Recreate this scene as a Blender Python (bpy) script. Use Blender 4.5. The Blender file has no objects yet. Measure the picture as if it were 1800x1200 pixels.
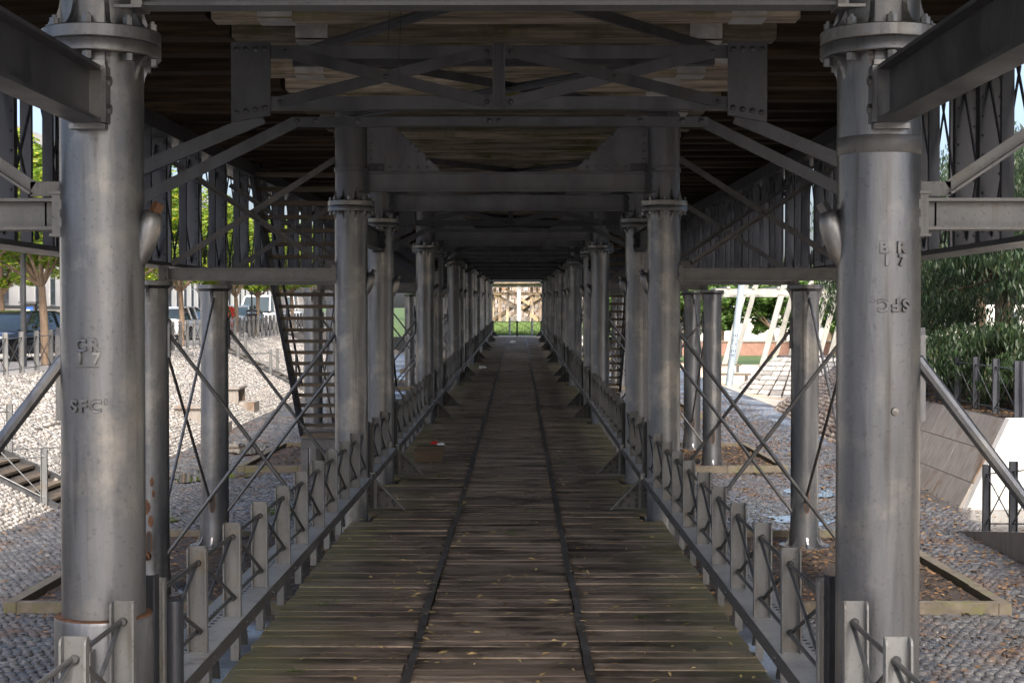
import bpy, math, random
import numpy as np
from mathutils import Vector, Matrix
R = math.radians
random.seed(7)
sc = bpy.context.scene
col = sc.collection
# ------------------------------------------------------------------ camera
CX, CZ, F = 0.15, 3.62, 2675.0
cd = bpy.data.cameras.new('camera'); cam = bpy.data.objects.new('camera', cd); col.objects.link(cam)
cam.location = (CX, 0, CZ)
cam.rotation_euler = (R(90 - 0.964), 0, R(0.27))
cd.sensor_width = 36.0; cd.lens = F / 1800 * 36; cd.clip_start = 0.1; cd.clip_end = 2500
sc.camera = cam
# ------------------------------------------------------------------ light
SUN = Vector((0.20, -1.0, 1.0)).normalized()
el = math.asin(SUN.z); az = math.atan2(SUN.x, SUN.y)
w = bpy.data.worlds.new('World'); sc.world = w; w.use_nodes = True
nt = w.node_tree
sky = nt.nodes.new('ShaderNodeTexSky'); sky.sky_type = 'NISHITA'; sky.sun_disc = False
sky.sun_elevation = el; sky.sun_rotation = az; sky.air_density = .75; sky.dust_density = 6.0; sky.ozone_density = 1.0
bg = nt.nodes['Background']; bg.inputs['Strength'].default_value = 0.15
nt.links.new(sky.outputs[0], bg.inputs[0])
sl = bpy.data.lights.new('sun', 'SUN'); sl.energy = 1.3; sl.angle = R(10); sl.color = (1.0, 0.95, 0.87)
so = bpy.data.objects.new('sun', sl); col.objects.link(so); so.location = (10, -20, 40)
so.rotation_euler = SUN.to_track_quat('Z', 'Y').to_euler()
sc.view_settings.view_transform = 'Standard'; sc.view_settings.look = 'None'
sc.view_settings.exposure = 1.65; sc.view_settings.gamma = 1.0; sc.view_settings.use_curve_mapping = False
sc.cycles.use_denoising = True
sc.cycles.max_bounces = 6; sc.cycles.diffuse_bounces = 4; sc.cycles.transparent_max_bounces = 8
sc.cycles.sample_clamp_indirect = 6.0

# ------------------------------------------------------------------ helpers
def rise(d):                       # the pier and its ground climb gently away from the camera
    t = max(0.0, d - 16.0)
    return 0.0115 * (t - 6.0 * (1 - math.exp(-t / 6.0)))

class MB:
    def __init__(s): s.v = []; s.f = []
    def box(s, x0, x1, y0, y1, z0, z1):
        b = len(s.v)
        s.v += [(x0,y0,z0),(x1,y0,z0),(x1,y1,z0),(x0,y1,z0),(x0,y0,z1),(x1,y0,z1),(x1,y1,z1),(x0,y1,z1)]
        s.f += [(b,b+3,b+2,b+1),(b+4,b+5,b+6,b+7),(b,b+1,b+5,b+4),(b+1,b+2,b+6,b+5),(b+2,b+3,b+7,b+6),(b+3,b,b+4,b+7)]
        return s
    def bar(s, p0, p1, wd, ht, up=(0,0,1), ox=0.0, oy=0.0):   # rectangular bar; wd across, ht along up
        p0 = Vector(p0); p1 = Vector(p1); d = (p1-p0).normalized(); up = Vector(up)
        sd = d.cross(up); sd = sd.normalized() if sd.length > 1e-5 else Vector((1,0,0))
        u = sd.cross(d).normalized(); o = sd*ox + u*oy
        b = len(s.v)
        for p in (p0+o, p1+o):
            for a, c in ((-1,-1),(1,-1),(1,1),(-1,1)):
                q = p + sd*(a*wd/2) + u*(c*ht/2); s.v.append(tuple(q))
        s.f += [(b,b+1,b+2,b+3),(b+7,b+6,b+5,b+4)]
        for i in range(4):
            j = (i+1) % 4; s.f.append((b+j,b+i,b+4+i,b+4+j))
        return s
    def ibeam(s, p0, p1, wd, ht, t=0.02, up=(0,0,1)):
        s.bar(p0, p1, t, ht-2*t, up); s.bar(p0, p1, wd, t, up, 0, ht/2-t/2); s.bar(p0, p1, wd, t, up, 0, -ht/2+t/2); return s
    def cyl(s, p0, p1, r0, r1=None, n=10, cap=True):
        r1 = r0 if r1 is None else r1
        p0 = Vector(p0); p1 = Vector(p1); d = (p1-p0).normalized()
        a = Vector((0,0,1)) if abs(d.z) < .9 else Vector((1,0,0))
        x = d.cross(a).normalized(); y = d.cross(x)
        b = len(s.v)
        for p, r in ((p0,r0),(p1,r1)):
            for i in range(n):
                t = 2*math.pi*i/n; s.v.append(tuple(p + x*(r*math.cos(t)) + y*(r*math.sin(t))))
        for i in range(n):
            j = (i+1) % n; s.f.append((b+j,b+i,b+n+i,b+n+j))
        if cap: s.f.append(tuple(b+i for i in range(n))); s.f.append(tuple(b+2*n-1-i for i in range(n)))
        return s
    def tube(s, pts, rs, n=8):
        for i in range(len(pts)-1): s.cyl(pts[i], pts[i+1], rs[i], rs[i+1], n, cap=(i in (0, len(pts)-2)))
        return s
    def stube(s, pts, rs, n=16):       # one connected bent tube
        b = len(s.v); P_ = [Vector(p) for p in pts]
        for i, p in enumerate(P_):
            d = (P_[min(i+1, len(P_)-1)]-P_[max(i-1, 0)]).normalized(); x = d.cross(Vector((0,1,0))).normalized(); y = d.cross(x)
            for j in range(n): t = 2*math.pi*j/n; s.v.append(tuple(p + x*(rs[i]*math.cos(t)) + y*(rs[i]*math.sin(t))))
        for i in range(len(P_)-1):
            for j in range(n): k = (j+1) % n; s.f.append((b+i*n+j, b+i*n+k, b+(i+1)*n+k, b+(i+1)*n+j))
        s.f.append(tuple(b+j for j in range(n))); m = b+(len(P_)-1)*n; s.f.append(tuple(m+n-1-j for j in range(n))); return s
    def lathe(s, prof, n=32, c=(0,0,0)):
        b = len(s.v)
        for r, z in prof:
            for i in range(n):
                t = 2*math.pi*i/n; s.v.append((c[0]+r*math.cos(t), c[1]+r*math.sin(t), c[2]+z))
        for k in range(len(prof)-1):
            for i in range(n):
                j = (i+1) % n; s.f.append((b+k*n+i, b+k*n+j, b+(k+1)*n+j, b+(k+1)*n+i))
        s.f.append(tuple(b+n-1-i for i in range(n))); m = b+(len(prof)-1)*n; s.f.append(tuple(m+i for i in range(n)))
        return s
    def prism(s, poly, f, d0, d1):       # poly of 2d points, f(u,v,d)->xyz
        n = len(poly); b = len(s.v)
        for d in (d0, d1):
            for u, v in poly: s.v.append(tuple(f(u, v, d)))
        s.f.append(tuple(b+i for i in range(n))); s.f.append(tuple(b+2*n-1-i for i in range(n)))
        for i in range(n):
            j = (i+1) % n; s.f.append((b+j,b+i,b+n+i,b+n+j))
        return s
    def rivet(s, p, nrm, r=0.022, h=0.017):
        p = Vector(p); nrm = Vector(nrm); s.cyl(p, p+nrm*h*.5, r, r, 8, False); s.cyl(p+nrm*h*.5, p+nrm*h, r, r*.45, 8); return s
    def mesh(s, name, smooth=False, fix=True):
        me = bpy.data.meshes.new(name); me.from_pydata(s.v, [], s.f)
        if fix:
            import bmesh
            bm = bmesh.new(); bm.from_mesh(me); bmesh.ops.recalc_face_normals(bm, faces=bm.faces); bm.to_mesh(me); bm.free()
        if smooth:
            me.shade_smooth(); me.set_sharp_from_angle(angle=R(38))
        me.update(); return me

def np_mesh(name, V, Q):
    V = np.asarray(V, dtype=np.float32); Q = np.asarray(Q, dtype=np.int32); k = Q.shape[1]
    me = bpy.data.meshes.new(name)
    me.vertices.add(len(V)); me.vertices.foreach_set('co', V.ravel())
    me.loops.add(Q.size); me.loops.foreach_set('vertex_index', Q.ravel())
    me.polygons.add(len(Q)); me.polygons.foreach_set('loop_start', np.arange(0, Q.size, k, dtype=np.int32))
    me.polygons.foreach_set('loop_total', np.full(len(Q), k, dtype=np.int32))
    me.update(calc_edges=True); me.validate(); return me

WL = {}; VAR = {}
def wl(o): return WL.get(o.name, Vector((0,0,0)))
def link(o, parent, loc):
    col.objects.link(o); loc = Vector(loc)
    WL[o.name] = loc
    if parent is not None:
        o.parent = parent; o.location = loc - wl(parent)
    else: o.location = loc
    return o
def obj(name, me, mat, parent=None, loc=(0,0,0), rot=None, smooth=False):
    if isinstance(me, MB): me = me.mesh(name, smooth)
    if mat is not None:
        if not me.materials: me.materials.append(mat)
        elif me.materials[0] != mat:
            key = (me.name, mat.name)
            if key not in VAR: VAR[key] = me.copy(); VAR[key].materials.clear(); VAR[key].materials.append(mat)
            me = VAR[key]
    o = bpy.data.objects.new(name, me); link(o, parent, loc)
    if rot: o.rotation_euler = rot
    return o
def local(name, me, mat, parent, off=(0,0,0), rot=None, smooth=False):
    return obj(name, me, mat, parent, wl(parent)+Vector(off), rot, smooth)
def tag(o, label, cat, group=None):
    o['label'] = label; o['category'] = cat
    if group: o['group'] = group
    return o
def thing(name, label, cat, loc=(0,0,0), group=None):
    o = bpy.data.objects.new(name, None); o.empty_display_size = .2; link(o, None, loc); return tag(o, label, cat, group)
def struct(o, kind='structure'): o['kind'] = kind; return o
ORD = ['', 'first', 'second', 'third', 'fourth', 'fifth', 'sixth', 'seventh', 'eighth', 'ninth', 'tenth', 'eleventh', 'twelfth', 'thirteenth', 'fourteenth', 'fifteenth', 'sixteenth', 'seventeenth', 'eighteenth', 'nineteenth', 'twentieth']

# ------------------------------------------------------------------ materials
MAT = {}
def mat(name, c1, c2, scale=4.0, rough=(0.45, 0.6), metal=0.0, bump=0.1, stretch=(1,1,1), c3=None, c3amt=0.0, c3scale=1.2, tint=0.0, island=False, spec=0.5, detail=6.0, bscale=None, world=False, trans=0.0, speck=0.0, runs=None):
    m = bpy.data.materials.new(name); m.use_nodes = True; n = m.node_tree.nodes; L = m.node_tree.links
    p = n['Principled BSDF']
    tc = n.new('ShaderNodeTexCoord'); oi = n.new('ShaderNodeObjectInfo'); geo = n.new('ShaderNodeNewGeometry')
    rnd = oi.outputs['Random']
    if island:
        a = n.new('ShaderNodeMath'); a.operation = 'ADD'; L.new(oi.outputs['Random'], a.inputs[0]); L.new(geo.outputs['Random Per Island'], a.inputs[1])
        fr = n.new('ShaderNodeMath'); fr.operation = 'FRACT'; L.new(a.outputs[0], fr.inputs[0]); rnd = fr.outputs[0]
    off = n.new('ShaderNodeVectorMath'); off.operation = 'MULTIPLY_ADD'
    cmb = n.new('ShaderNodeCombineXYZ')
    for i in range(3): L.new(rnd, cmb.inputs[i])
    L.new(cmb.outputs[0], off.inputs[0]); off.inputs[1].default_value = (0,0,0) if world else (37.0, 53.0, 71.0)
    L.new(geo.outputs['Position'] if world else tc.outputs['Object'], off.inputs[2])
    mp = n.new('ShaderNodeMapping'); L.new(off.outputs[0], mp.inputs[0]); mp.inputs['Scale'].default_value = stretch
    n1 = n.new('ShaderNodeTexNoise'); n1.inputs['Scale'].default_value = scale; n1.inputs['Detail'].default_value = detail; n1.inputs['Roughness'].default_value = .62
    L.new(mp.outputs[0], n1.inputs['Vector'])
    rp = n.new('ShaderNodeValToRGB'); rp.color_ramp.elements[0].position = .33; rp.color_ramp.elements[1].position = .68
    rp.color_ramp.elements[0].color = (*c1, 1); rp.color_ramp.elements[1].color = (*c2, 1)
    L.new(n1.outputs['Fac'], rp.inputs[0]); cur = rp.outputs[0]
    if c3 is not None:
        n2 = n.new('ShaderNodeTexNoise'); n2.inputs['Scale'].default_value = c3scale; n2.inputs['Detail'].default_value = 7; n2.inputs['Roughness'].default_value = .65
        L.new(off.outputs[0], n2.inputs['Vector'])
        r2 = n.new('ShaderNodeValToRGB'); r2.color_ramp.elements[0].position = 1-c3amt-.08; r2.color_ramp.elements[1].position = 1-c3amt+.08
        L.new(n2.outputs['Fac'], r2.inputs[0])
        mx = n.new('ShaderNodeMix'); mx.data_type = 'RGBA'; L.new(r2.outputs[0], mx.inputs[0]); L.new(cur, mx.inputs[6]); mx.inputs[7].default_value = (*c3, 1); cur = mx.outputs[2]
    if speck:
        n3 = n.new('ShaderNodeTexNoise'); n3.inputs['Scale'].default_value = 48; n3.inputs['Detail'].default_value = 3; L.new(off.outputs[0], n3.inputs['Vector'])
        r3 = n.new('ShaderNodeMapRange'); r3.inputs[1].default_value = .60; r3.inputs[2].default_value = .70; r3.inputs[4].default_value = speck; L.new(n3.outputs['Fac'], r3.inputs[0])
        m3 = n.new('ShaderNodeMix'); m3.data_type = 'RGBA'; L.new(r3.outputs[0], m3.inputs[0]); L.new(cur, m3.inputs[6]); m3.inputs[7].default_value = (c1[0]*.4, c1[1]*.38, c1[2]*.35, 1); cur = m3.outputs[2]
    if runs:
        mp4 = n.new('ShaderNodeMapping'); L.new(off.outputs[0], mp4.inputs[0]); mp4.inputs['Scale'].default_value = (11, 11, .55)
        n4 = n.new('ShaderNodeTexNoise'); n4.inputs['Scale'].default_value = 1.6; n4.inputs['Detail'].default_value = 5; L.new(mp4.outputs[0], n4.inputs['Vector'])
        r4 = n.new('ShaderNodeMapRange'); r4.inputs[1].default_value = .58; r4.inputs[2].default_value = .78; r4.inputs[4].default_value = runs[3]; L.new(n4.outputs['Fac'], r4.inputs[0])
        m4 = n.new('ShaderNodeMix'); m4.data_type = 'RGBA'; L.new(r4.outputs[0], m4.inputs[0]); L.new(cur, m4.inputs[6]); m4.inputs[7].default_value = (*runs[:3], 1); cur = m4.outputs[2]
    if tint:
        hs = n.new('ShaderNodeHueSaturation'); mr = n.new('ShaderNodeMapRange'); mr.inputs[3].default_value = 1-tint; mr.inputs[4].default_value = 1+tint
        L.new(rnd, mr.inputs[0]); L.new(mr.outputs[0], hs.inputs['Value']); L.new(cur, hs.inputs['Color']); cur = hs.outputs[0]
    L.new(cur, p.inputs['Base Color'])
    mr = n.new('ShaderNodeMapRange'); mr.inputs[3].default_value = rough[0]; mr.inputs[4].default_value = rough[1]; mr.inputs[1].default_value = .3; mr.inputs[2].default_value = .7
    L.new(n1.outputs['Fac'], mr.inputs[0]); L.new(mr.outputs[0], p.inputs['Roughness'])
    p.inputs['Metallic'].default_value = metal; p.inputs['Specular IOR Level'].default_value = spec
    if bump:
        nb = n.new('ShaderNodeTexNoise'); nb.inputs['Scale'].default_value = bscale or scale*4; nb.inputs['Detail'].default_value = 4; L.new(mp.outputs[0], nb.inputs['Vector'])
        bp = n.new('ShaderNodeBump'); bp.inputs['Strength'].default_value = bump; bp.inputs['Distance'].default_value = .02
        L.new(nb.outputs['Fac'], bp.inputs['Height']); L.new(bp.outputs[0], p.inputs['Normal'])
    if trans:
        tr = n.new('ShaderNodeBsdfTranslucent'); L.new(cur, tr.inputs[0]); ms = n.new('ShaderNodeMixShader'); ms.inputs[0].default_value = trans
        out = n['Material Output']; L.new(p.outputs[0], ms.inputs[1]); L.new(tr.outputs[0], ms.inputs[2]); L.new(ms.outputs[0], out.inputs[0])
    MAT[name] = m; return m

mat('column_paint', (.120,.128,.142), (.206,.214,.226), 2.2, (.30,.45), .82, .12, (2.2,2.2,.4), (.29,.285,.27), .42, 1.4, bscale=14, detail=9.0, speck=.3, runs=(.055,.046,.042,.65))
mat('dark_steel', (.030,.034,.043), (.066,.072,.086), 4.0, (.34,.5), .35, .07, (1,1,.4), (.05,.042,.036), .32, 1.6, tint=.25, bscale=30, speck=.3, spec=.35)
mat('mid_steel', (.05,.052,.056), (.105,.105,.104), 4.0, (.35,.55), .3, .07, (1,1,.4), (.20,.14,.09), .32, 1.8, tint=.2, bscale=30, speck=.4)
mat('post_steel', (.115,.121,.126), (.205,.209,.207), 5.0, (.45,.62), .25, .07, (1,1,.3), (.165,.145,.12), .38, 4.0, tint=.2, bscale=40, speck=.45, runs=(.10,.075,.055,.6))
mat('rod_steel', (.05,.053,.058), (.095,.097,.10), 6.0, (.35,.5), .4, .05, tint=.15)
mat('tie_steel', (.10,.103,.108), (.175,.177,.178), 5.0, (.32,.5), .5, .06, tint=.2, speck=.3)
mat('beam_steel', (.075,.082,.098), (.145,.155,.178), 3.0, (.34,.5), .4, .07, (1,1,.4), (.12,.10,.085), .34, 1.6, tint=.12, bscale=30, speck=.25, runs=(.10,.07,.05,.4))
mat('strip_iron', (.08,.075,.07), (.17,.16,.15), 6.0, (.4,.6), .3, .1, tint=.35)
mat('plate_steel', (.36,.365,.37), (.52,.52,.50), 5.0, (.35,.55), .3, .08, (1,1,1), (.16,.13,.11), .34, 3.0, bscale=30)
mat('zinc', (.28,.29,.31), (.46,.47,.48), 6.0, (.4,.6), .4, .05, c3=(.28,.14,.07), c3amt=.36, c3scale=5.0, tint=.2)
mat('rust', (.055,.025,.013), (.15,.07,.032), 14.0, (.7,.9), 0, .35, bscale=50)
mat('sleeper_wood', (.075,.064,.053), (.38,.34,.285), 3.0, (.65,.85), 0, .45, (.35,7,7), (.10,.10,.04), .42, 1.3, tint=.5, bscale=9, spec=.2)
mat('gap_dark_boards', (.005,.0045,.004), (.012,.010,.009), 3.0, (.75,.9), 0, .3, (.3,6,6), spec=.1)  # boarding coloured near-black so the gaps between sleepers come out dark
mat('side_shade_wood', (.014,.010,.007), (.06,.043,.03), 3.0, (.7,.9), 0, .4, (.35,7,7), tint=.5, bscale=9, spec=.15)  # outer timbers darkened by colour, standing in for shade in the side bays
mat('stair_wood', (.06,.045,.03), (.14,.11,.077), 3.0, (.6,.8), 0, .3, (.35,7,7), tint=.25, bscale=9)
mat('block_wood', (.08,.055,.03), (.16,.115,.07), 3.0, (.7,.85), 0, .3, (.5,7,7), bscale=9)
mat('old_wood', (.16,.11,.06), (.42,.32,.20), 2.0, (.75,.9), 0, .4, (5,5,.4), (.08,.07,.065), .46, .7, tint=.45, bscale=6)
mat('joint', (.035,.03,.026), (.075,.065,.055), 6.0, (.8,.95), 0, .3, world=True)
mat('cobble_bank', (.17,.16,.15), (.40,.385,.36), 9.0, (.6,.85), 0, .35, c3=(.30,.22,.16), c3amt=.36, c3scale=2.0, island=True, tint=.35, world=False)
mat('cobble_shade', (.20,.17,.15), (.36,.32,.28), 9.0, (.6,.85), 0, .35, c3=(.20,.12,.07), c3amt=.42, c3scale=1.0, island=True, tint=.35)
mat('kerb', (.07,.058,.042), (.15,.128,.10), 5.0, (.7,.9), 0, .3, c3=(.10,.10,.04), c3amt=.42, c3scale=3.0)
mat('soil', (.018,.013,.009), (.060,.040,.025), 9.0, (.55,.95), 0, .8, world=True, bscale=25)
mat('dry_leaf', (.075,.040,.017), (.19,.11,.042), 6.0, (.5,.7), 0, 0, island=True, tint=.6)
mat('deck_leaf', (.44,.31,.12), (.70,.56,.26), 6.0, (.5,.7), 0, 0, island=True, tint=.5)
mat('green_leaf', (.10,.18,.03), (.22,.32,.06), 6.0, (.45,.6), 0, 0, island=True, tint=.4)
mat('concrete', (.20,.18,.16), (.31,.285,.26), 2.2, (.75,.9), 0, .15, (3,3,.5), (.16,.10,.06), .38, .8, bscale=30)
mat('white_wall', (.60,.585,.55), (.76,.75,.72), 2.0, (.7,.85), 0, .08, (2,2,.5), (.42,.25,.13), .31, .7)
mat('street', (.30,.28,.26), (.42,.40,.37), 3.0, (.8,.95), 0, .1, world=True)
mat('sand', (.42,.33,.22), (.56,.46,.33), 1.0, (.85,.95), 0, .1, c3=(.58,.55,.50), c3amt=.45, c3scale=.15, world=True)
mat('grass', (.035,.065,.014), (.075,.12,.028), 2.0, (.7,.9), 0, .5, world=True, bscale=20)
mat('grass_blade', (.10,.17,.04), (.20,.29,.09), 2.0, (.6,.8), 0, 0, island=True, tint=.4, trans=.35)
mat('bark', (.13,.085,.055), (.26,.19,.13), 6.0, (.8,.95), 0, .6, (3,3,.6), bscale=14)
mat('leaf_bright', (.07,.15,.012), (.17,.26,.02), 1.2, (.5,.65), 0, 0, island=True, tint=.4, trans=.40, c3=(.42,.40,.03), c3amt=.42, c3scale=.6)
mat('leaf_dark', (.014,.034,.013), (.042,.074,.028), 1.2, (.4,.55), 0, 0, island=True, tint=.5, trans=.25, c3=(.16,.12,.04), c3amt=.34, c3scale=.8)
mat('leaf_mid', (.04,.09,.015), (.10,.17,.03), 1.2, (.5,.65), 0, 0, island=True, tint=.45, trans=.3)
mat('plaster', (.52,.505,.47), (.60,.585,.55), 1.0, (.8,.9), 0, .04)
mat('window', (.05,.06,.075), (.09,.10,.12), 2.0, (.05,.12), 0, 0)
mat('frame_grey', (.30,.31,.32), (.4,.4,.41), 2.0, (.4,.5), .3, 0)
mat('white_steel', (.19,.20,.185), (.30,.30,.28), 2.0, (.4,.6), .1, .05, (1,1,.4), (.38,.38,.32), .36, 1.0)
mat('blue_pole', (.30,.38,.44), (.42,.50,.55), 3.0, (.35,.5), .2, .05)
mat('ink', (.02,.03,.10), (.03,.045,.14), 3.0, (.5,.6), 0, 0)
mat('blue_sign', (.02,.10,.45), (.03,.12,.50), 3.0, (.4,.5), 0, 0)
mat('white_paint', (.75,.75,.75), (.8,.8,.8), 3.0, (.4,.5), 0, 0)
mat('bin_black', (.02,.02,.022), (.035,.035,.037), 3.0, (.4,.5), 0, 0)
mat('red_litter', (.45,.02,.02), (.6,.04,.03), 6.0, (.4,.5), 0, 0)
mat('car_black', (.012,.013,.015), (.016,.017,.02), 1.0, (.08,.12), 0, 0, spec=.7)
mat('car_white', (.72,.72,.72), (.76,.76,.76), 1.0, (.12,.18), 0, 0, spec=.7)
mat('car_silver', (.42,.45,.47), (.46,.49,.51), 1.0, (.2,.28), .6, 0)
mat('car_red', (.45,.03,.025), (.5,.035,.03), 1.0, (.12,.18), 0, 0, spec=.7)
mat('car_glass', (.02,.035,.04), (.03,.05,.055), 1.0, (.03,.05), 0, 0, spec=.8)
mat('tyre', (.015,.015,.015), (.025,.025,.025), 3.0, (.8,.9), 0, 0)
mat('rim', (.4,.4,.42), (.5,.5,.52), 3.0, (.25,.35), .8, 0)
mat('lamp_glass', (.6,.62,.65), (.7,.72,.75), 3.0, (.05,.1), .2, 0)
mat('tail_red', (.4,.01,.01), (.5,.02,.02), 3.0, (.1,.2), 0, 0)
mat('brown_wall', (.20,.11,.08), (.28,.16,.12), 3.0, (.8,.9), 0, 0)
mat('hose_black', (.012,.012,.012), (.02,.02,.02), 3.0, (.5,.6), 0, 0)

def wet_ground():
    m = mat('paving', (.046,.046,.049), (.105,.104,.106), 7.0, (.5,.8), 0, .35, island=True, tint=.3, c3=(.085,.05,.028), c3amt=.40, c3scale=.9, world=True)
    n = m.node_tree.nodes; L = m.node_tree.links; p = n['Principled BSDF']; geo = [x for x in n if x.type == 'NEW_GEOMETRY'][0]
    nz = n.new('ShaderNodeTexNoise'); nz.inputs['Scale'].default_value = .55; nz.inputs['Detail'].default_value = 5; L.new(geo.outputs['Position'], nz.inputs['Vector'])
    mr = n.new('ShaderNodeMapRange'); mr.inputs[1].default_value = .40; mr.inputs[2].default_value = .58; mr.inputs[3].default_value = .55; mr.inputs[4].default_value = .17
    L.new(nz.outputs['Fac'], mr.inputs[0]); L.new(mr.outputs[0], p.inputs['Roughness'])
wet_ground()
def deck_wood():
    m = mat('deck_wood', (.150,.113,.083), (.37,.292,.222), 3.0, (.34,.62), 0, .4, (.5,6,6), island=True, tint=.38, bscale=8, c3=(.05,.038,.028), c3amt=.44, c3scale=1.5)
    n = m.node_tree.nodes; L = m.node_tree.links; p = n['Principled BSDF']; geo = [x for x in n if x.type == 'NEW_GEOMETRY'][0]
    src = p.inputs['Base Color'].links[0].from_socket
    sp = n.new('ShaderNodeSeparateXYZ'); L.new(geo.outputs['Position'], sp.inputs[0])
    ab = n.new('ShaderNodeMath'); ab.operation = 'ABSOLUTE'; L.new(sp.outputs[0], ab.inputs[0])
    nz = n.new('ShaderNodeTexNoise'); nz.inputs['Scale'].default_value = 1.3; nz.inputs['Detail'].default_value = 6; L.new(geo.outputs['Position'], nz.inputs['Vector'])
    ad = n.new('ShaderNodeMath'); ad.operation = 'MULTIPLY_ADD'; L.new(nz.outputs['Fac'], ad.inputs[0]); ad.inputs[1].default_value = 2.0; L.new(ab.outputs[0], ad.inputs[2])
    mr = n.new('ShaderNodeMapRange'); mr.inputs[1].default_value = 2.25; mr.inputs[2].default_value = 3.0; L.new(ad.outputs[0], mr.inputs[0]); mr.inputs[4].default_value = .68
    mx = n.new('ShaderNodeMix'); mx.data_type = 'RGBA'; L.new(mr.outputs[0], mx.inputs[0]); L.new(src, mx.inputs[6]); mx.inputs[7].default_value = (.155,.145,.05,1)   # moss along the edges
    L.new(mx.outputs[2], p.inputs['Base Color'])
deck_wood()

# ------------------------------------------------------------------ the ground
BANK0, BANK1, STZ = -8.4, -12.3, 1.98
DS = [-60,-20,0,8,14] + list(range(16,112,4)) + [109.9]
DS = sorted(set(DS))
def sheet(name, xs, zf, mt, ds=DS):
    V = [(x, d, zf(x, d)) for d in ds for x in xs]; n = len(xs)
    Q = [(i*n+j, i*n+j+1, (i+1)*n+j+1, (i+1)*n+j) for i in range(len(ds)-1) for j in range(n-1)]
    o = obj(name, np_mesh(name, V, Q), MAT[mt]); return struct(o)
def sm(a, b, x): t = min(1, max(0, (x-a)/(b-a))); return t*t*(3-2*t)
def rground(x, d): return rise(d)*(1-sm(6.5, 13, x)) + .1*sm(6.5, 9, x)
sheet('street', [-900, -60, -30, -16.8, BANK1], lambda x, d: STZ + rise(d), 'street')
bank = sheet('cobbled_bank', [BANK1, BANK0], lambda x, d: rise(d) + (STZ if x == BANK1 else 0), 'joint')
ground = sheet('paved_ground', [BANK0, -6, -3, 0, 3, 5, 6.5, 8, 9.5], rground, 'paving', [.5]+[q for q in DS if q > 1])
sheet('bounce_ground', [BANK0, 0, 9.5], rground, 'street', [-60, -20, -2, .5]) if True else None  # pale unseen ground added behind the camera to bounce light forward
sheet('plaza', [9.5, 11, 13, 40, 900], rground, 'sand')
def endz(x, d):
    k = 1-sm(7, 13, x); top = 2.10 + (d > 113)*0.85*sm(113, 126, d)
    return top*k + .1*(1-k) + (STZ+rise(d)-top)*sm(9, 13, -x)*(d < 400)
sheet('far_ground', [-900, -60, -13, -9, 0, 7, 9, 11, 13, 60, 900], endz, 'grass', [110.0, 113, 115, 117, 120, 123, 126, 160, 300, 1500])
ap = struct(obj('end_pavement', MB().box(-5.5, 5.5, 109.95, 114.2, 1.4, 2.135), MAT['plaster']))

def cobbles(fr, nu, nv, su, sv, h, seed, jit=.16, hj=.55, skip=None):
    """fr: (origin, eu, ev, n); stones laid in running rows; returns verts, quads."""
    rg = np.random.default_rng(seed); o, eu, ev, nn = [np.array(a, float) for a in fr]
    I, J = np.meshgrid(np.arange(nu), np.arange(nv), indexing='ij'); I = I.ravel(); J = J.ravel(); N = len(I)
    u = (I + .5*(J % 2))*su + rg.uniform(-jit, jit, N)*su; v = J*sv + rg.uniform(-jit, jit, N)*sv*.6
    if skip is not None:
        k = ~skip(u, v); u = u[k]; v = v[k]; N = len(u)
    hu = su*rg.uniform(.38, .475, N); hv = sv*rg.uniform(.37, .46, N); hh = h*(1+rg.uniform(-hj, hj, N)); a = rg.uniform(-.14, .14, N)
    cs, sn = np.cos(a), np.sin(a); V = np.zeros((N, 8, 3)); tl = rg.uniform(-.25, .25, (N, 2))*h
    for t, (x, y, top) in enumerate([(-1,-1,0),(1,-1,0),(1,1,0),(-1,1,0),(-1,-1,1),(1,-1,1),(1,1,1),(-1,1,1)]):
        k = .78 if top else 1.0; lx = hu*x*k; ly = hv*y*k
        uu = u + lx*cs - ly*sn; vv = v + lx*sn + ly*cs; zz = (hh + tl[:,0]*x + tl[:,1]*y) if top else np.full(N, -.01)
        V[:, t, :] = o + uu[:,None]*eu + vv[:,None]*ev + zz[:,None]*nn
    b = (np.arange(N)*8)[:, None, None]
    Q = (b + np.array([[4,5,6,7],[0,1,5,4],[1,2,6,5],[2,3,7,6],[3,0,4,7]])[None]).reshape(-1, 4)
    return V.reshape(-1, 3), Q
# street-side bank: stones follow the slope
blen = math.hypot(BANK1-BANK0, STZ); ev = ((BANK1-BANK0)/blen, 0, STZ/blen); nb = (STZ/blen, 0, -(BANK1-BANK0)/blen)
Vs, Qs, base = [], [], 0
for seg, d0 in enumerate(range(17, 81, 8)):
    r0, r1 = rise(d0), rise(d0+8); s_ = .112 if d0 < 33 else .13 if d0 < 50 else .16
    eu = np.array((0, 8.0, r1-r0))/8.0
    V, Q = cobbles(((BANK0, d0, r0), eu, ev, nb), int(8/s_), int(blen/s_/.8), s_, s_*.8, .034, 50+seg, skip=(lambda u, v: (u > 10.9-.0) & (u < 12.3) if False else ((u+d0 > 27.75) & (u+d0 < 29.85)) | ((u+d0 > 61.5) & (u+d0 < 63)) | ((abs(u+d0-33.3) < 2.6) & (v < 2.2) & (d0 == 33))))
    Vs.append(V); Qs.append(Q+base); base += len(V)
struct(obj('bank_cobbles', np_mesh('bank_cobbles', np.vstack(Vs), np.vstack(Qs)), MAT['cobble_bank'], bank), 'stuff')
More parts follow.
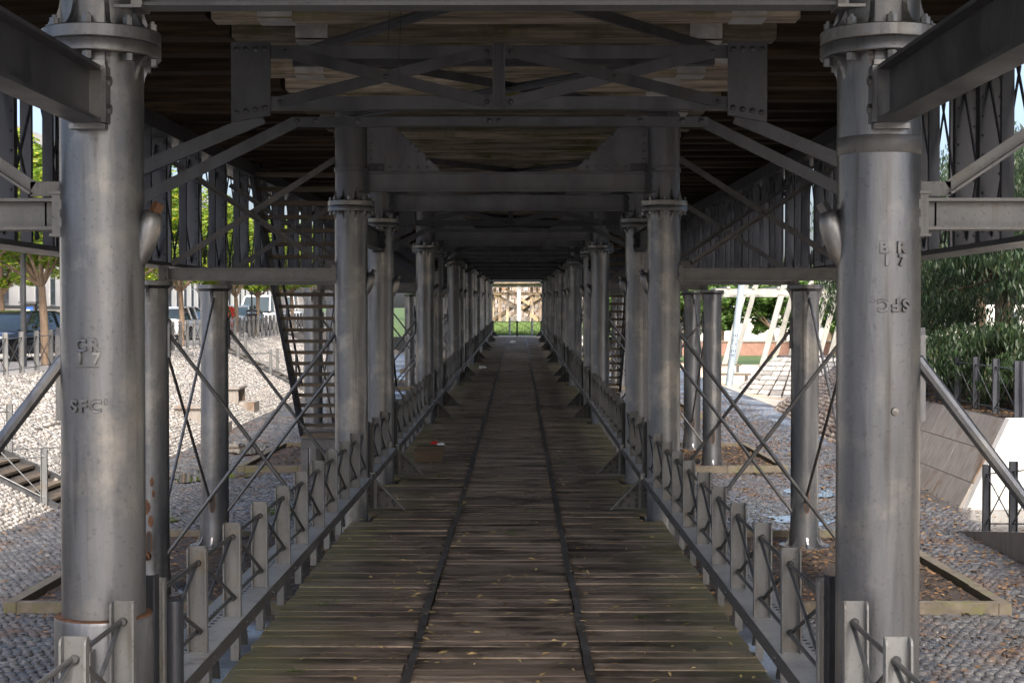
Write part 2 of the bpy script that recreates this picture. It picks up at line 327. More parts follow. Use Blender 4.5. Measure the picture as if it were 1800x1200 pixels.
# single stones where they show largest
stone = [MB().box(-.066,.066,-.066,.066,-.01,.03+.01*i).mesh('cobble') for i in range(3)]
for me in stone:
    for v in me.vertices:
        if v.co.z > 0: v.co.x *= .78 + random.uniform(-.06,.06); v.co.y *= .78 + random.uniform(-.06,.06); v.co.z += random.uniform(-.012,.012)
    me.materials.append(MAT['cobble_bank'])
rotb = Matrix((Vector(ev), Vector((0,1,0)), Vector(nb))).transposed().to_euler()
cnt = 0
for i in range(35):
    for j in range(15):
        y = 30.9 + i*.14 + (j % 2)*.07; v = .08 + j*.142
        if y > 35.7 or cnt >= 300 or 33+8-.1 < y: continue
        p = Vector((BANK0, y, rise(y))) + Vector(ev)*v + Vector(nb)*.006
        if not (33.0 <= y < 35.7): continue
        o = obj('cobble', stone[(i*7+j) % 3], None, bank, p); o.rotation_euler = rotb; o.scale = (random.uniform(.9,1.05), random.uniform(.9,1.05), random.uniform(.8,1.5)); cnt += 1
# paving stones under the pier
Vs, Qs, base = [], [], 0
def fr_skip(d0, x0): return lambda u, v: np.array([False])[0] | (((v+d0) % 15.3 > 3.1) & ((v+d0) % 15.3 < 9.35) & (np.abs(u+x0) < 6.1) )
for seg, (x0, x1, d0, d1, s_) in enumerate([(-8.35,-3.6,13.5,23,.115),(-8.35,-2.6,23,35,.125),(-8.35,-2.4,35,50,.15),(3.2,8.3,13.5,23,.115),(2.4,8.0,23,35,.125),(2.2,8.2,35,50,.15)]):
    nd = int((d1-d0)/4+.5)
    for k in range(nd):
        a = d0+(d1-d0)*k/nd; b_ = d0+(d1-d0)*(k+1)/nd; e = np.array((0, b_-a, rise(b_)-rise(a)))/(b_-a)
        V, Q = cobbles(((x0, a, rise(a)+.002), (1,0,0), e, (0,0,1)), int((x1-x0)/s_), int((b_-a)/s_), s_, s_, .016, 90+seg*10+k, hj=.6, skip=fr_skip(a, x0))
        xx = V[:,0]; V[:,2] += np.where(xx > 6.5, .1*np.clip((xx-6.5)/2.5, 0, 1)**2*2, 0)
        Vs.append(V); Qs.append(Q+base); base += len(V)
struct(obj('paving_stones', np_mesh('paving_stones', np.vstack(Vs), np.vstack(Qs)), MAT['paving'], ground), 'stuff')

mat('puddle_water', (.012,.012,.013), (.02,.019,.018), 2.0, (.02,.05), 0, 0, world=True)
for i, (px_, py_, ra, rb_, sd) in enumerate(((6.35,30.4,.62,1.3,1),(5.2,26.6,.7,.7,2),(-6.7,26.5,.7,1.0,3),(-6.6,33.2,.8,1.6,4),(-7.4,17.4,.8,1.5,5),(-6.9,40,.8,2.0,6),(5.3,34.0,.6,.9,7),(-3.9,27.5,.6,.9,8))):
    rq = random.Random(sd); ph = [rq.uniform(0,6) for _ in range(4)]; m_ = MB(); nn_ = 40; z_ = rise(py_)+.021
    for a_ in range(nn_):
        t_ = 2*math.pi*a_/nn_; k_ = 1+.28*math.sin(2*t_+ph[0])+.2*math.sin(3*t_+ph[1])+.13*math.sin(7*t_+ph[2]); m_.v.append((px_+ra*k_*math.cos(t_), py_+rb_*k_*math.sin(t_), z_))
    m_.f = [tuple(range(nn_))]; struct(obj('puddle', m_, MAT['puddle_water']))
# ------------------------------------------------------------------ leaves on the ground and the deck
def leaf_litter(name, pts, size, mt, parent=None, seed=1, long=1.9):
    rg = np.random.default_rng(seed); P = np.asarray(pts, float); N = len(P); s = size*rg.uniform(.5, 1.3, N); a = rg.uniform(0, 6.28, N)
    ux = np.stack([np.cos(a), np.sin(a), rg.uniform(-.3,.3,N)], 1)*s[:,None]; vx = np.stack([-np.sin(a), np.cos(a), rg.uniform(-.5,.5,N)], 1)*(s/long/1.2)[:,None]
    V = np.stack([P-ux, P+vx*.8-ux*.1+np.array([0,0,.008]), P+ux, P-vx*.8-ux*.1+np.array([0,0,.004])], 1).reshape(-1,3); V[:,2] = np.maximum(V[:,2], np.repeat(P[:,2],4)-.006)
    Q = np.arange(4*N).reshape(-1,4)
    o = obj(name, np_mesh(name, V, Q), MAT[mt], parent); return struct(o, 'stuff')
rg = np.random.default_rng(3)
DECK = 1.03
def gpts(n, f):
    out = []
    while len(out) < n:
        p = f()
        if p is not None: out.append(p)
    return out
U = random.uniform
def right_litter():
    d = U(14, 62); x = random.gauss(7.0, 1.2)
    if not 3.2 < x < 8.6: return None
    return (x, d, rground(x, d)+.025)
leaf_litter('leaf_litter', gpts(6500, right_litter), .055, 'dry_leaf', ground, 4)
def left_litter():
    d = U(17, 60); x = random.choice([random.gauss(-8.1, .35), random.gauss(-5.2, 1.0)])
    if not -8.35 < x < -2.6: return None
    return (x, d, rise(d)+.025)
leaf_litter('leaf_litter', gpts(1800, left_litter), .05, 'dry_leaf', ground, 5)

# ------------------------------------------------------------------ kerbed beds round the column feet
PER, DA0, DB0 = 15.3, 3.9, 7.85
BENTS = []
for k in range(0, 8):
    BENTS.append((k, 0, DA0+PER*k + (0.3 if k else 0)))
    if k < 7: BENTS.append((k, 1, DB0+PER*k + (.35 if k else 0)))
def bent_word(i):      # i counts bents beyond the lettered columns (bent 1)
    return {0: 'bent before the lettered columns', 1: 'lettered bent'}.get(i, '%s bent past the lettered columns' % ORD[min(i-1, 14)])
for k in range(0, 7):
    y0, y1 = DA0+PER*k-.85, DB0+PER*k+1.35; r = rise((y0+y1)/2)
    t = thing('kerbed_bed', 'low stone kerb framing soil round column feet, %s bed from the trestle' % ORD[7-k], 'kerb', (0, (y0+y1)/2, r), 'kerbed beds under the pier')
    for nm, b in (('kerb_stone', (-6.1,-5.95,y0,y1)), ('kerb_stone', (5.95,6.1,y0,y1))):
        n = 5
        for q in range(n):
            a, c = y0+(y1-y0)*q/n, y0+(y1-y0)*(q+1)/n
            obj(nm, MB().box(b[0], b[1], a+.004, c-.004, -.1, .13+U(-.006,.006)), MAT['kerb'], t, (0,0,r))
    for yy in (y0, y1):
        for q in range(10):
            a, c = -5.945+11.89*q/10, -5.945+11.89*(q+1)/10
            obj('kerb_stone', MB().box(a+.004, c-.004, yy, yy+.15, -.1, .13+U(-.006,.006)), MAT['kerb'], t, (0,0,r))
    obj('soil', MB().box(-5.94, 5.94, y0+.16, y1-.01, -.1, .035), MAT['soil'], t, (0,0,r))
    if 1 <= k <= 3:
        pts = [(x, d, r+.05+U(0,.02)) for x, d in ((random.choice((-1,1))*U(2.2,5.9), U(y0+.2, y1-.1)) for _ in range(4500))]
        leaf_litter('fallen_leaves', pts, .05, 'dry_leaf', t, 20+k)
        o = bpy.data.objects[-1] if False else None

# ------------------------------------------------------------------ columns
CI, CO, RC = 2.0, 4.56, .212
N_ = 40
sh = MB().lathe([(.235,.05),(.235,.20),(.218,.34),(RC,.5),(RC,4.94)], N_).mesh('shaft', True)
ush = MB().lathe([(.205,5.075),(.205,5.44),(.217,5.445),(.217,5.50),(.205,5.505),(.205,6.2)], N_).mesh('upper_shaft', True)
fl1 = MB().lathe([(.20,4.94),(.296,4.94),(.30,4.945),(.30,5.0),(.296,5.006),(.20,5.006)], N_).mesh('flange', True)
fl2 = MB().lathe([(.20,5.009),(.296,5.009),(.30,5.014),(.30,5.07),(.296,5.075),(.20,5.075)], N_).mesh('flange', True)
bfl = MB().lathe([(.38,0),(.38,.05),(.22,.05)], N_).mesh('foot_flange', True)
def curve_rib(r0, r1, z0, z1, t=.024):   # concave bracket from (r0,z1) to (r1,z0)
    pts = [(r0-.02, z0), (r1, z0)] + [(r0+(r1-r0)*(1-math.sin(a*math.pi/2/6)), z0+(z1-z0)*(1-math.cos(a*math.pi/2/6))) for a in range(1,7)] + [(r0-.02, z1)]
    return MB().prism(pts, lambda u, v, d: (u, d, v), -t/2, t/2)
rib_lo = curve_rib(.205, .292, 4.938, 4.76).mesh('rib'); rib_hi = curve_rib(.20, .292, 5.077, 5.30).mesh('rib'); rib_ft = curve_rib(.21, .365, .052, .34, .03).mesh('rib')
bolt_hi = MB().cyl((0,0,5.077),(0,0,5.115),.026,.026,6).cyl((0,0,5.115),(0,0,5.13),.013,.013,6).mesh('bolt')
bolt_lo = MB().cyl((0,0,4.937),(0,0,4.90),.026,.026,6).mesh('bolt')
lug = MB().stube([(.13,0,3.80),(.17,0,3.88),(.20,0,3.95),(.225,0,4.02),(.242,0,4.08),(.252,0,4.12),(.258,0,4.145),(.262,0,4.158)], [.02,.042,.056,.063,.063,.057,.046,.036], 18).mesh('lug', False); lug.shade_smooth()
lugnut = MB().cyl((.262,0,4.14),(.295,0,4.20),.032,.03,4).mesh('lug_bolt')
rodplate = MB().prism([(-.04,3.08),(.04,3.08),(.04,3.52),(.025,3.56),(-.025,3.56),(-.04,3.52)], lambda u, v, d: (d, u, v), .20, .235).mesh('rod_plate')
slot = MB().prism([(.045*math.cos(a*.5236), .11*math.sin(a*.5236)+(.05 if 0 < a < 6 else -.05)) for a in range(12)], lambda u, v, d: (u, d, v+.72), -.222, -.21).mesh('hand_hole_rim')
slot2 = MB().prism([(.03*math.cos(a*.5236), .09*math.sin(a*.5236)+(.05 if 0 < a < 6 else -.05)) for a in range(12)], lambda u, v, d: (u, d, v+.72), -.2245, -.218).mesh('hand_hole')
capo = MB().lathe([(RC,3.96),(.27,4.0),(.27,4.058),(.20,4.058)], N_).mesh('cap', True)
rib_cap = curve_rib(.205, .33, 4.0, 3.70, .035).mesh('rib')
osh = MB().lathe([(.235,.05),(.235,.20),(.218,.34),(RC,.5),(RC,3.97)], N_).mesh('shaft', True)
bracket_w = MB().box(-.012,.012,-.25,-.20,-.17,.17).box(-.06,.06,-.30,-.19,-.185,-.165).box(-.06,.06,-.30,-.19,.165,.185).mesh('bracket')
P = MAT['column_paint']; DK = MAT['dark_steel']; MD = MAT['mid_steel']
def rz(o, a): o.rotation_euler = (0, 0, a); return o
def column(bi, k, d, sx, outer):
    x = sx*(CO if outer else CI); r = rise(d)
    side = 'street side' if sx < 0 else 'eucalyptus side'
    if bi == 1 and not outer:
        lab = 'thick grey iron column with raised letters %s and SFC' % ('CR 17' if sx < 0 else 'BR 17')
    else:
        lab = '%s grey iron column, %s, %s' % ('outer' if outer else 'flanged inner', side, bent_word(bi))
    t = thing('iron_column', lab, 'column', (x, d, r), 'iron columns of the pier')
    near = bi <= 5
    local('shaft', osh if outer else sh, P, t)
    ff = local('foot_flange', bfl, P, t)
    if near:
        for a in range(8): rz(local('rib', rib_ft, P, ff), a*math.pi/4)
    if outer:
        c = local('cap', capo, P, t)
        if near:
            for a in range(4): rz(local('rib', rib_cap, P, c), a*math.pi/2)
        if bi in (2,3,4,5):
            local('hand_hole_rim', slot, MAT['rust'], t); local('hand_hole', slot2, MAT['hose_black'], t)
    else:
        local('upper_shaft', ush, P if bi <= 1 else MAT['beam_steel'], t)
        f1 = local('flange', fl1, P, t); f2 = local('flange', fl2, P, t)
        if bi <= 7:
            for a in range(8):
                rz(local('rib', rib_lo, P, f1), (a+.5)*math.pi/4); rz(local('rib', rib_hi, P, f2), (a+.5)*math.pi/4)
                ca, sa = .262*math.cos(a*math.pi/4+.0), .262*math.sin(a*math.pi/4+.0)
                local('bolt', bolt_hi, P, f2, (ca,sa,0)); local('bolt', bolt_lo, P, f1, (ca,sa,0))
        l = rz(local('lug', lug, P, t), math.pi if sx > 0 else 0)
        rz(local('lug_bolt', lugnut, MAT['rust'] if bi in (1,4) and sx < 0 else P, l), 0)
    for a in ((0,) if outer else (0,)):
        rz(local('rod_plate', rodplate, P if bi < 3 else DK, t), (math.pi if (sx < 0) != outer else 0))
    return t
COLS = {}
for bi, (k, h, d) in enumerate(BENTS):
    for sx in (-1, 1):
        for outer in (False, True):
            COLS[bi, sx, outer] = column(bi, k, d, sx, outer)
# raised foundry letters on the two near columns
def letters(txt, size, parent, zc, xoff=0.0, flip=False, rad=RC, depth=.012, mt=P):
    cu = bpy.data.curves.new('t', 'FONT'); cu.body = txt; cu.size = size; cu.align_x = 'CENTER'; cu.align_y = 'CENTER'; cu.extrude = depth; cu.bevel_depth = .002; cu.space_character = 1.3; cu.offset = .0022
    to = bpy.data.objects.new('t', cu); col.objects.link(to); dg = bpy.context.evaluated_depsgraph_get(); dg.update()
    src = bpy.data.meshes.new_from_object(to.evaluated_get(dg)); col.objects.unlink(to); bpy.data.objects.remove(to)
    for v in src.vertices:
        x, y, z = v.co
        if flip: x, y = -x, -y
        a = (x+xoff)/rad; rr = rad + z
        v.co = (rr*math.sin(a), -rr*math.cos(a), y+zc)
    src.materials.clear()
    return local('raised_lettering', src, mt, parent)
cl, cr = COLS[1,-1,False], COLS[1,1,False]
letters('CR', .086, cl, 3.470, -.022); letters('1 7', .078, cl, 3.404, -.018); letters("SFC'", .084, cl, 3.163, -.018)
local('casting_line', MB().bar((-.075,-.2115,3.362),(.035,-.2125,3.362),.006,.004), MAT['rod_steel'], cl)
letters('B R', .076, cr, 3.960, .022); letters('1 7', .072, cr, 3.896, .03); letters("SFC.", .084, cr, 3.675, .012, True)
local('plug', MB().lathe([(.0,.014),(.018,.012),(.022,0)], 12).mesh('plug', True), P, cr, (.035,-.209,3.14), (R(90),0,0))
sl_ = local('repair_sleeve', MB().lathe([(.245,.6),(.25,2.06),(.245,2.075),(.215,2.075)], N_).mesh('repair_sleeve', True), P, cl)
local('rust_ring', MB().lathe([(.2135,2.066),(.246,2.0752),(.243,2.0805),(.2135,2.084)], N_).mesh('rust_ring', True), MAT['rust'], sl_)
local('sleeve_seam', MB().box(-.028,.0,-.30,-.24,.6,2.0).box(.012,.022,-.34,-.24,.6,1.95).box(.0,.05,-.33,-.32,1.60,1.625), MAT['post_steel'], sl_)
local('weld_band', MB().lathe([(.2125,4.44),(.2155,4.445),(.2155,4.525),(.2125,4.53)], N_).mesh('weld_band', True), MAT['mid_steel'], cr)
for (dx, dz, s_) in ((.04,1.5,.05),(.06,1.35,.04),(-.02,1.18,.09),(.02,1.0,.07)):     # rust flakes on the street side outer column
    local('rust_patch', MB().lathe([(.0,.004),(s_*.7,.003),(s_,.0)], 9), MAT['rust'], COLS[2,-1,True], (dx, -.2095-.0, dz), (R(90), 0, 0)).scale = (.55, 1.2, 1)
local('drain_stub', MB().cyl((0,0,0),(0,-.09,0),.055,.05,12).cyl((0,-.09,0),(.0,-.14,-.02),.02,.018,8), MAT['rust'], COLS[2,-1,True], (-.02,-.2,.56))

# ------------------------------------------------------------------ steel between the columns
IB = {}
def ibeam_mesh(key, L, wd, ht, axis):
    if (key) not in IB:
        e = Vector(axis)*L/2; IB[key] = MB().ibeam(-e, e, wd, ht, .018).mesh('beam')
    return IB[key]
gus_poly = [(0,0),(.95,0),(.32,.60),(0,.60)]
def gusset_mesh(sx):
    m = MB().prism([(sx*u, v) for u, v in gus_poly], lambda u, v, d: (u, d, v), -.008, .008); return m.mesh('gusset_plate')
gus = {s: gusset_mesh(s) for s in (-1,1)}
def rivets_mesh(pts, n=(0,-1,0)):
    m = MB()
    for p in pts: m.rivet(p, n)
    return m.mesh('rivets', True)
gr = {s: rivets_mesh([(s*.05,-.008,.05+.1*i) for i in range(6)] + [(s*(.17+.12*i),-.008,.05) for i in range(6)] + [(s*(.87-.105*i),-.008,.05+.10*i) for i in range(1,6)]) for s in (-1,1)}
xbl = 2*CI-.42
cb_mesh = MB().ibeam((-xbl/2,0,0),(xbl/2,0,0),.16,.24,.018).mesh('cross_beam')
side_len = CO-CI-.30
sb_mesh = MB().ibeam((-side_len/2,0,0),(side_len/2,0,0),.16,.16,.016).mesh('side_beam')
shoe = MB().box(-.07,.07,-.09,.09,-.15,-.135).box(-.07,.07,-.09,.09,.135,.15).box(-.055,.055,-.012,.012,-.135,.135).cyl((0,-.012,.06),(0,-.035,.06),.026,.026,6).cyl((0,-.012,-.06),(0,-.035,-.06),.026,.026,6).mesh('beam_shoe')
shoe_s = MB().box(-.075,.075,-.10,.10,-.115,-.10).box(-.075,.075,-.10,.10,.10,.115).box(-.065,.065,-.085,-.07,-.10,.10).cyl((0,-.085,.045),(0,-.115,.045),.03,.03,8).cyl((0,-.085,-.045),(0,-.115,-.045),.03,.03,8).mesh('beam_shoe')
corbel = curve_rib(0, .11, 0, -.20, .10).mesh('corbel')
for bi, (k, h, d) in enumerate(BENTS):
    r = rise(d); bw = bent_word(bi)
    t = thing('cross_beam', 'dark steel cross beam with riveted corner gussets, ' + bw, 'beam', (0, d, r+5.32), 'cross beams over the walkway')
    local('web_and_flanges', cb_mesh, MAT['beam_steel'], t)
    for s in (-1, 1):
        local('beam_shoe', shoe, DK if bi > 1 else P, t, (s*(xbl/2+.03), -.09, 0))
        if bi:
            g = local('gusset_plate', gus[-s], MAT['beam_steel'], t, (s*(CI-.21), -.03, .135))
            local('rivet_row', gr[-s], MAT['beam_steel'], g)
            local('splice_plate', MB().box(min(0,-s*.22), max(0,-s*.22), -.015, -.009, 0, .10), DK, g)
    for sx in (-1, 1):
        side = 'street side' if sx < 0 else 'eucalyptus side'
        xm = sx*(CI+CO)/2
        t = thing('side_beam', 'steel side beam joining inner and outer column, %s, %s' % (side, bw), 'beam', (xm, d, r+4.14), 'side beams of the pier')
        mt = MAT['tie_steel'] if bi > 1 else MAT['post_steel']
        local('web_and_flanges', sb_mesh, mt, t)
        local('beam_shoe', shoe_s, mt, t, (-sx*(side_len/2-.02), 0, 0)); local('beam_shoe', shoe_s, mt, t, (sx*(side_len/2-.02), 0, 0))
        c = local('corbel', corbel, mt, t, (-sx*(side_len/2+.05), 0, -.115)); c.scale = (sx, 1, 1)
        if bi == 1:
            for q in (-1, 1): local('rust_edge', MB().box(-.004,.004,-.0115,-.0085,-.062,.062).box(-.05,.03,-.078,.078,.0802,.0822), MAT['rust'], t, (-sx*(side_len/2-.14), 0, 0))
        # X bracing standing on the side beam
        t = thing('cross_brace', 'dark steel X brace above side beam, %s, %s' % (side, bw), 'brace', (xm, d, r+4.24), 'X braces above the side beams')
        xi, xo = sx*(CI+.2), sx*(CO-.25)
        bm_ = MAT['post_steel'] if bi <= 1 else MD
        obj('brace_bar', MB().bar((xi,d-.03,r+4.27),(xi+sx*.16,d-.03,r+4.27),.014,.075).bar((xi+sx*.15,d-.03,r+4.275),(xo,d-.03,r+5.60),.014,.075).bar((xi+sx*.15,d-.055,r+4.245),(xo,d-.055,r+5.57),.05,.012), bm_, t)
        obj('brace_bar', MB().bar((xo,d+.02,r+4.27),(xi,d+.02,r+5.62),.014,.075), bm_, t)
        xc = (xi+xo)/2+sx*.04; obj('centre_bolt', MB().cyl((xc,d-.06,r+4.93),(xc,d+.03,r+4.93),.022,.022,8), bm_, t)
# longitudinal beams between the two bents of each tower
for k in range(0, 7):
    d0, d1 = BENTS[2*k][2], BENTS[2*k+1][2]
    for sx in (-1, 1):
        side = 'street side' if sx < 0 else 'eucalyptus side'
        r0, r1 = rise(d0), rise(d1)
        t = thing('tie_beam', 'heavy dark beam tying two inner columns, %s, %s pair from the trestle' % (side, ORD[7-k]), 'beam', (sx*CI, (d0+d1)/2, (r0+r1)/2+4.72), 'tie beams between paired columns')
        obj('web_and_flanges', MB().ibeam((sx*CI,d0+.27,r0+4.72),(sx*CI,d1-.27,r1+4.72),.15,.28,.02), DK, t)
        for dd, s in ((d0,1),(d1,-1)):
            obj('beam_shoe', MB().box(-.09,.09,-.03,.03,-.17,-.145).box(-.09,.09,-.03,.03,.145,.17).box(-.07,.07,-.025,.025,-.145,.145).box(.075,.10,-.05,.04,-.14,.14).cyl((.07,.0,.07),(.115,.0,.07),.026,.026,6).cyl((.07,.0,-.07),(.115,.0,-.07),.026,.026,6), DK if dd > 12 else P, t, (sx*CI, dd+s*.245, rise(dd)+4.72), (0,0,0 if sx < 0 else math.pi))
# tie rods in the side bays
ROD = MAT['tie_steel']
for bi, (k, h, d) in enumerate(BENTS):
    r = rise(d); rr = .034 if bi < 2 else .026
    for sx in (-1, 1):
        side = 'street side' if sx < 0 else 'eucalyptus side'
        t = thing('tie_rods', 'crossed tie rods between inner and outer column, %s, %s' % (side, bent_word(bi)), 'tie rod', (sx*3.3, d, r), 'crossed tie rods of the side bays')
        xi, xo = sx*(CI+.19), sx*(CO-.19)
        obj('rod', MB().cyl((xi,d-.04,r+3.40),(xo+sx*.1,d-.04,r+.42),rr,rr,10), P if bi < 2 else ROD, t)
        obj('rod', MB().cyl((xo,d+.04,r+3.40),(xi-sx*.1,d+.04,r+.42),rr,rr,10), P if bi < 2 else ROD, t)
for k in range(0, 7):
    d0, d1 = BENTS[2*k][2], BENTS[2*k+1][2]; r0, r1 = rise(d0), rise(d1)
    for sx in (-1, 1):
        side = 'street side' if sx < 0 else 'eucalyptus side'
        t = thing('tie_rods', 'thin crossed tie rods between two outer columns, %s, %s pair from the trestle' % (side, ORD[7-k]), 'tie rod', (sx*CO, (d0+d1)/2, r0), 'crossed tie rods along the outer columns')
        obj('rod', MB().cyl((sx*CO-.03,d0+.2,r0+3.75),(sx*CO-.03,d1-.19,r1+.72),.022,.022,10), ROD, t)
        obj('rod', MB().cyl((sx*CO+.03,d1-.2,r1+3.85),(sx*CO+.03,d0+.19,r0+.72),.022,.022,10), ROD, t)
# ------------------------------------------------------------------ trussed frames between the towers
def truss_meshes():
    H = {}
    m = MB(); m.bar((-1.95,0,.46),(1.95,0,.46),.012,.095); m.bar((-1.95,.04,.505),(1.95,.04,.505),.08,.012); H['top_chord'] = m.mesh('top_chord')
    m = MB(); m.bar((-1.70,0,.09),(1.70,0,.09),.012,.085); m.bar((-1.95,.05,.045),(1.95,.05,.045),.10,.012); H['bottom_chord'] = m.mesh('bottom_chord')
    H['post'] = MB().box(-.045,-.033,-.07,.0,.05,.52).box(.033,.045,-.07,.0,.05,.52).box(-.033,.033,-.022,-.01,.05,.52).mesh('post')
    for i, (a, b) in enumerate((((-1.58,.46),(-.09,.09)), ((-1.62,.09),(-.09,.46)), ((1.58,.46),(.09,.09)), ((1.62,.09),(.09,.46)))):
        y = -.022 if i in (0,3) else -.010
        m = MB().bar((a[0],y,a[1]),(b[0],y,b[1]),.010,.085)
        m.rivet((a[0],y-.005,a[1]),(0,-1,0),.02,.016); m.rivet((b[0],y-.005,b[1]),(0,-1,0),.02,.016)
        if i in (0,3): c = [(a[j]+b[j])/2 for j in (0,1)]; m.rivet((c[0],y-.005,c[1]),(0,-1,0),.02,.016)
        H['d%d' % i] = m.mesh('diagonal')
    for s in (-1, 1):
        H['plate%d' % s] = MB().prism([(s*1.98,-.06),(s*1.69,-.01),(s*1.69,.53),(s*1.98,.53)], lambda u, v, d: (u, d, v), -.032, -.012).mesh('end_plate')
        H['riv%d' % s] = rivets_mesh([(s*(1.73+.07*i),-.032,.475) for i in range(4)] + [(s*(1.73+.07*i),-.032,.045-.012*i) for i in range(4)])
        # knees: two bars going down and outwards
        H['knee%d' % s] = MB().bar((s*1.75,.0,-.02),(s*3.15,.0,-.60),.014,.10).bar((s*1.75,.06,-.03),(s*3.15,.06,-.66),.10,.014).mesh('knee_bar')
        H['low%d' % s] = MB().bar((s*1.52,.03,-.055),(s*3.15,.03,-.86),.012,.085).bar((s*1.52,.07,-.02),(s*3.15,.07,-.825),.09,.012).mesh('knee_bar')
    H['tie'] = MB().bar((-1.55,.03,-.045),(1.55,.03,-.045),.014,.06).bar((-1.55,.07,-.075),(1.55,.07,-.075),.09,.010).mesh('lower_tie')
    H['mid_riv'] = rivets_mesh([(x,.023,-.045) for x in (-1.5,-1.36,-1.05,-.07,0,1.05,1.36,1.5)])
    return H
TR = truss_meshes()
for k in range(0, 7):
    d = BENTS[2*k+1][2] + 3.45; r = rise(d)
    t = thing('trussed_frame', 'dark riveted lattice frame with bent knees over the walkway, %s from the trestle' % ORD[7-k], 'truss', (0, d, r+5.11), 'lattice frames over the walkway')
    for nm, key in (('top_chord','top_chord'),('bottom_chord','bottom_chord'),('centre_post','post'),('diagonal','d0'),('diagonal','d1'),('diagonal','d2'),('diagonal','d3'),('lower_tie','tie'),('knee_bar','knee-1'),('knee_bar','knee1'),('knee_bar','low-1'),('knee_bar','low1'),('rivet_row','mid_riv')):
        local(nm, TR[key], DK, t)
    for s in (-1,1):
        pl = local('end_plate', TR['plate%d' % s], DK, t); local('rivet_row', TR['riv%d' % s], DK, pl)
    # plan bracing flats higher up
    if k < 4:
        for q, (a, b) in enumerate(((BENTS[2*k+1][2]+1.05, BENTS[2*k+1][2]+6.6), (BENTS[2*k+1][2]+6.7, BENTS[2*k+1][2]+11.2))):
            z0, z1 = rise(a)+6.13, rise(b)+6.13
            t = thing('plan_brace', 'flat dark bars crossed under the sleepers, %s crossing past the lettered columns' % ORD[2*k+q+1], 'brace', (0, (a+b)/2, z0), 'flat braces under the sleepers')
            obj('brace_bar', MB().bar((-1.95,a,z0),(1.95,b,z1),.11,.014).bar((-1.95,a,z0+.01),(1.95,b,z1+.01),.012,.09,ox=.05), DK, t)
            obj('brace_bar', MB().bar((1.95,a,z0-.02),(-1.95,b,z1-.02),.11,.014).bar((1.95,a,z0-.01),(-1.95,b,z1-.01),.012,.09,ox=.05), DK, t)
            obj('brace_strut', MB().bar((-2.0,b,z1-.08),(2.0,b,z1-.08),.012,.10).bar((-2.0,b+.05,z1-.13),(2.0,b+.05,z1-.13),.10,.012), DK, t)
# ------------------------------------------------------------------ lattice girders on the outer columns
def girder(sx):
    side = 'street side' if sx < 0 else 'eucalyptus side'
    X = sx*4.6
    t = thing('lattice_girder', 'long riveted lattice girder on the outer columns, %s' % side, 'girder', (X, 50, rise(50)+4.24), 'lattice girders of the pier')
    def chord(nm, z, wd, ht):
        m = MB(); ds = list(np.linspace(3.0, 112, 38))
        for a, b in zip(ds[:-1], ds[1:]): m.bar((X,a,rise(a)+z),(X,b,rise(b)+z),wd,ht)
        obj(nm, m, DK, t)
    chord('bottom_chord', 4.275, .42, .05); chord('top_chord', 6.05, .42, .2)
    wide = MB().box(-.12,.12,-.008,.008,0,1.66).box(-.12,-.105,-.05,.05,0,1.66).box(.105,.12,-.05,.05,0,1.66)
    for i in range(9):
        for s in (-.08,.08): wide.rivet((s,-.008,.12+.18*i),(0,-1,0),.014,.012)
    wide = wide.mesh('web_plate')
    slim = MB().box(-.16,-.05,-.03,.03,0,1.66).box(.06,.16,-.03,.03,0,1.66).mesh('lattice_post')
    foot = MB().prism([(0,0),(.32,0),(.06,.30),(0,.30)], lambda u, v, d: (d, u, v), -.17, -.158).mesh('foot_gusset')
    dg1 = MB().bar((0,0,.08),(0,1.0,1.55),.05,.012,(1,0,0)).mesh('lattice_bar'); dg2 = MB().bar((.03,1.0,.08),(.03,0,1.55),.05,.012,(1,0,0)).mesh('lattice_bar')
    farm = MB()
    step = 1.0 if sx < 0 else .80
    d = 8.0; i = 0
    while d < 110:
        r = rise(d)+4.30
        if d < 46:
            isw = (i % 2 == 0) if sx < 0 else (i % 3 != 1)
            obj('web_plate' if isw else 'lattice_post', wide if isw else slim, DK, t, (X, d, r))
            for s in (-.02,):
                for g in (dg1, dg2):
                    o = obj('lattice_bar', g, DK, t, (X+s, d, r)); o.scale = (1, step, 1)
            obj('foot_gusset', foot, DK, t, (X+(.0 if sx < 0 else .33), d+.02, r))
        else:
            farm.box(X-.17,X+.17,d-.01,d+.01,r,r+1.66); farm.bar((X,d,r+.08),(X,d+step,r+1.55),.012,.07,(1,0,0)); farm.bar((X,d+step,r+.08),(X,d,r+1.55),.012,.07,(1,0,0))
        d += step; i += 1
    struct(obj('far_lattice', farm, DK, t), 'stuff')
girder(-1); girder(1)

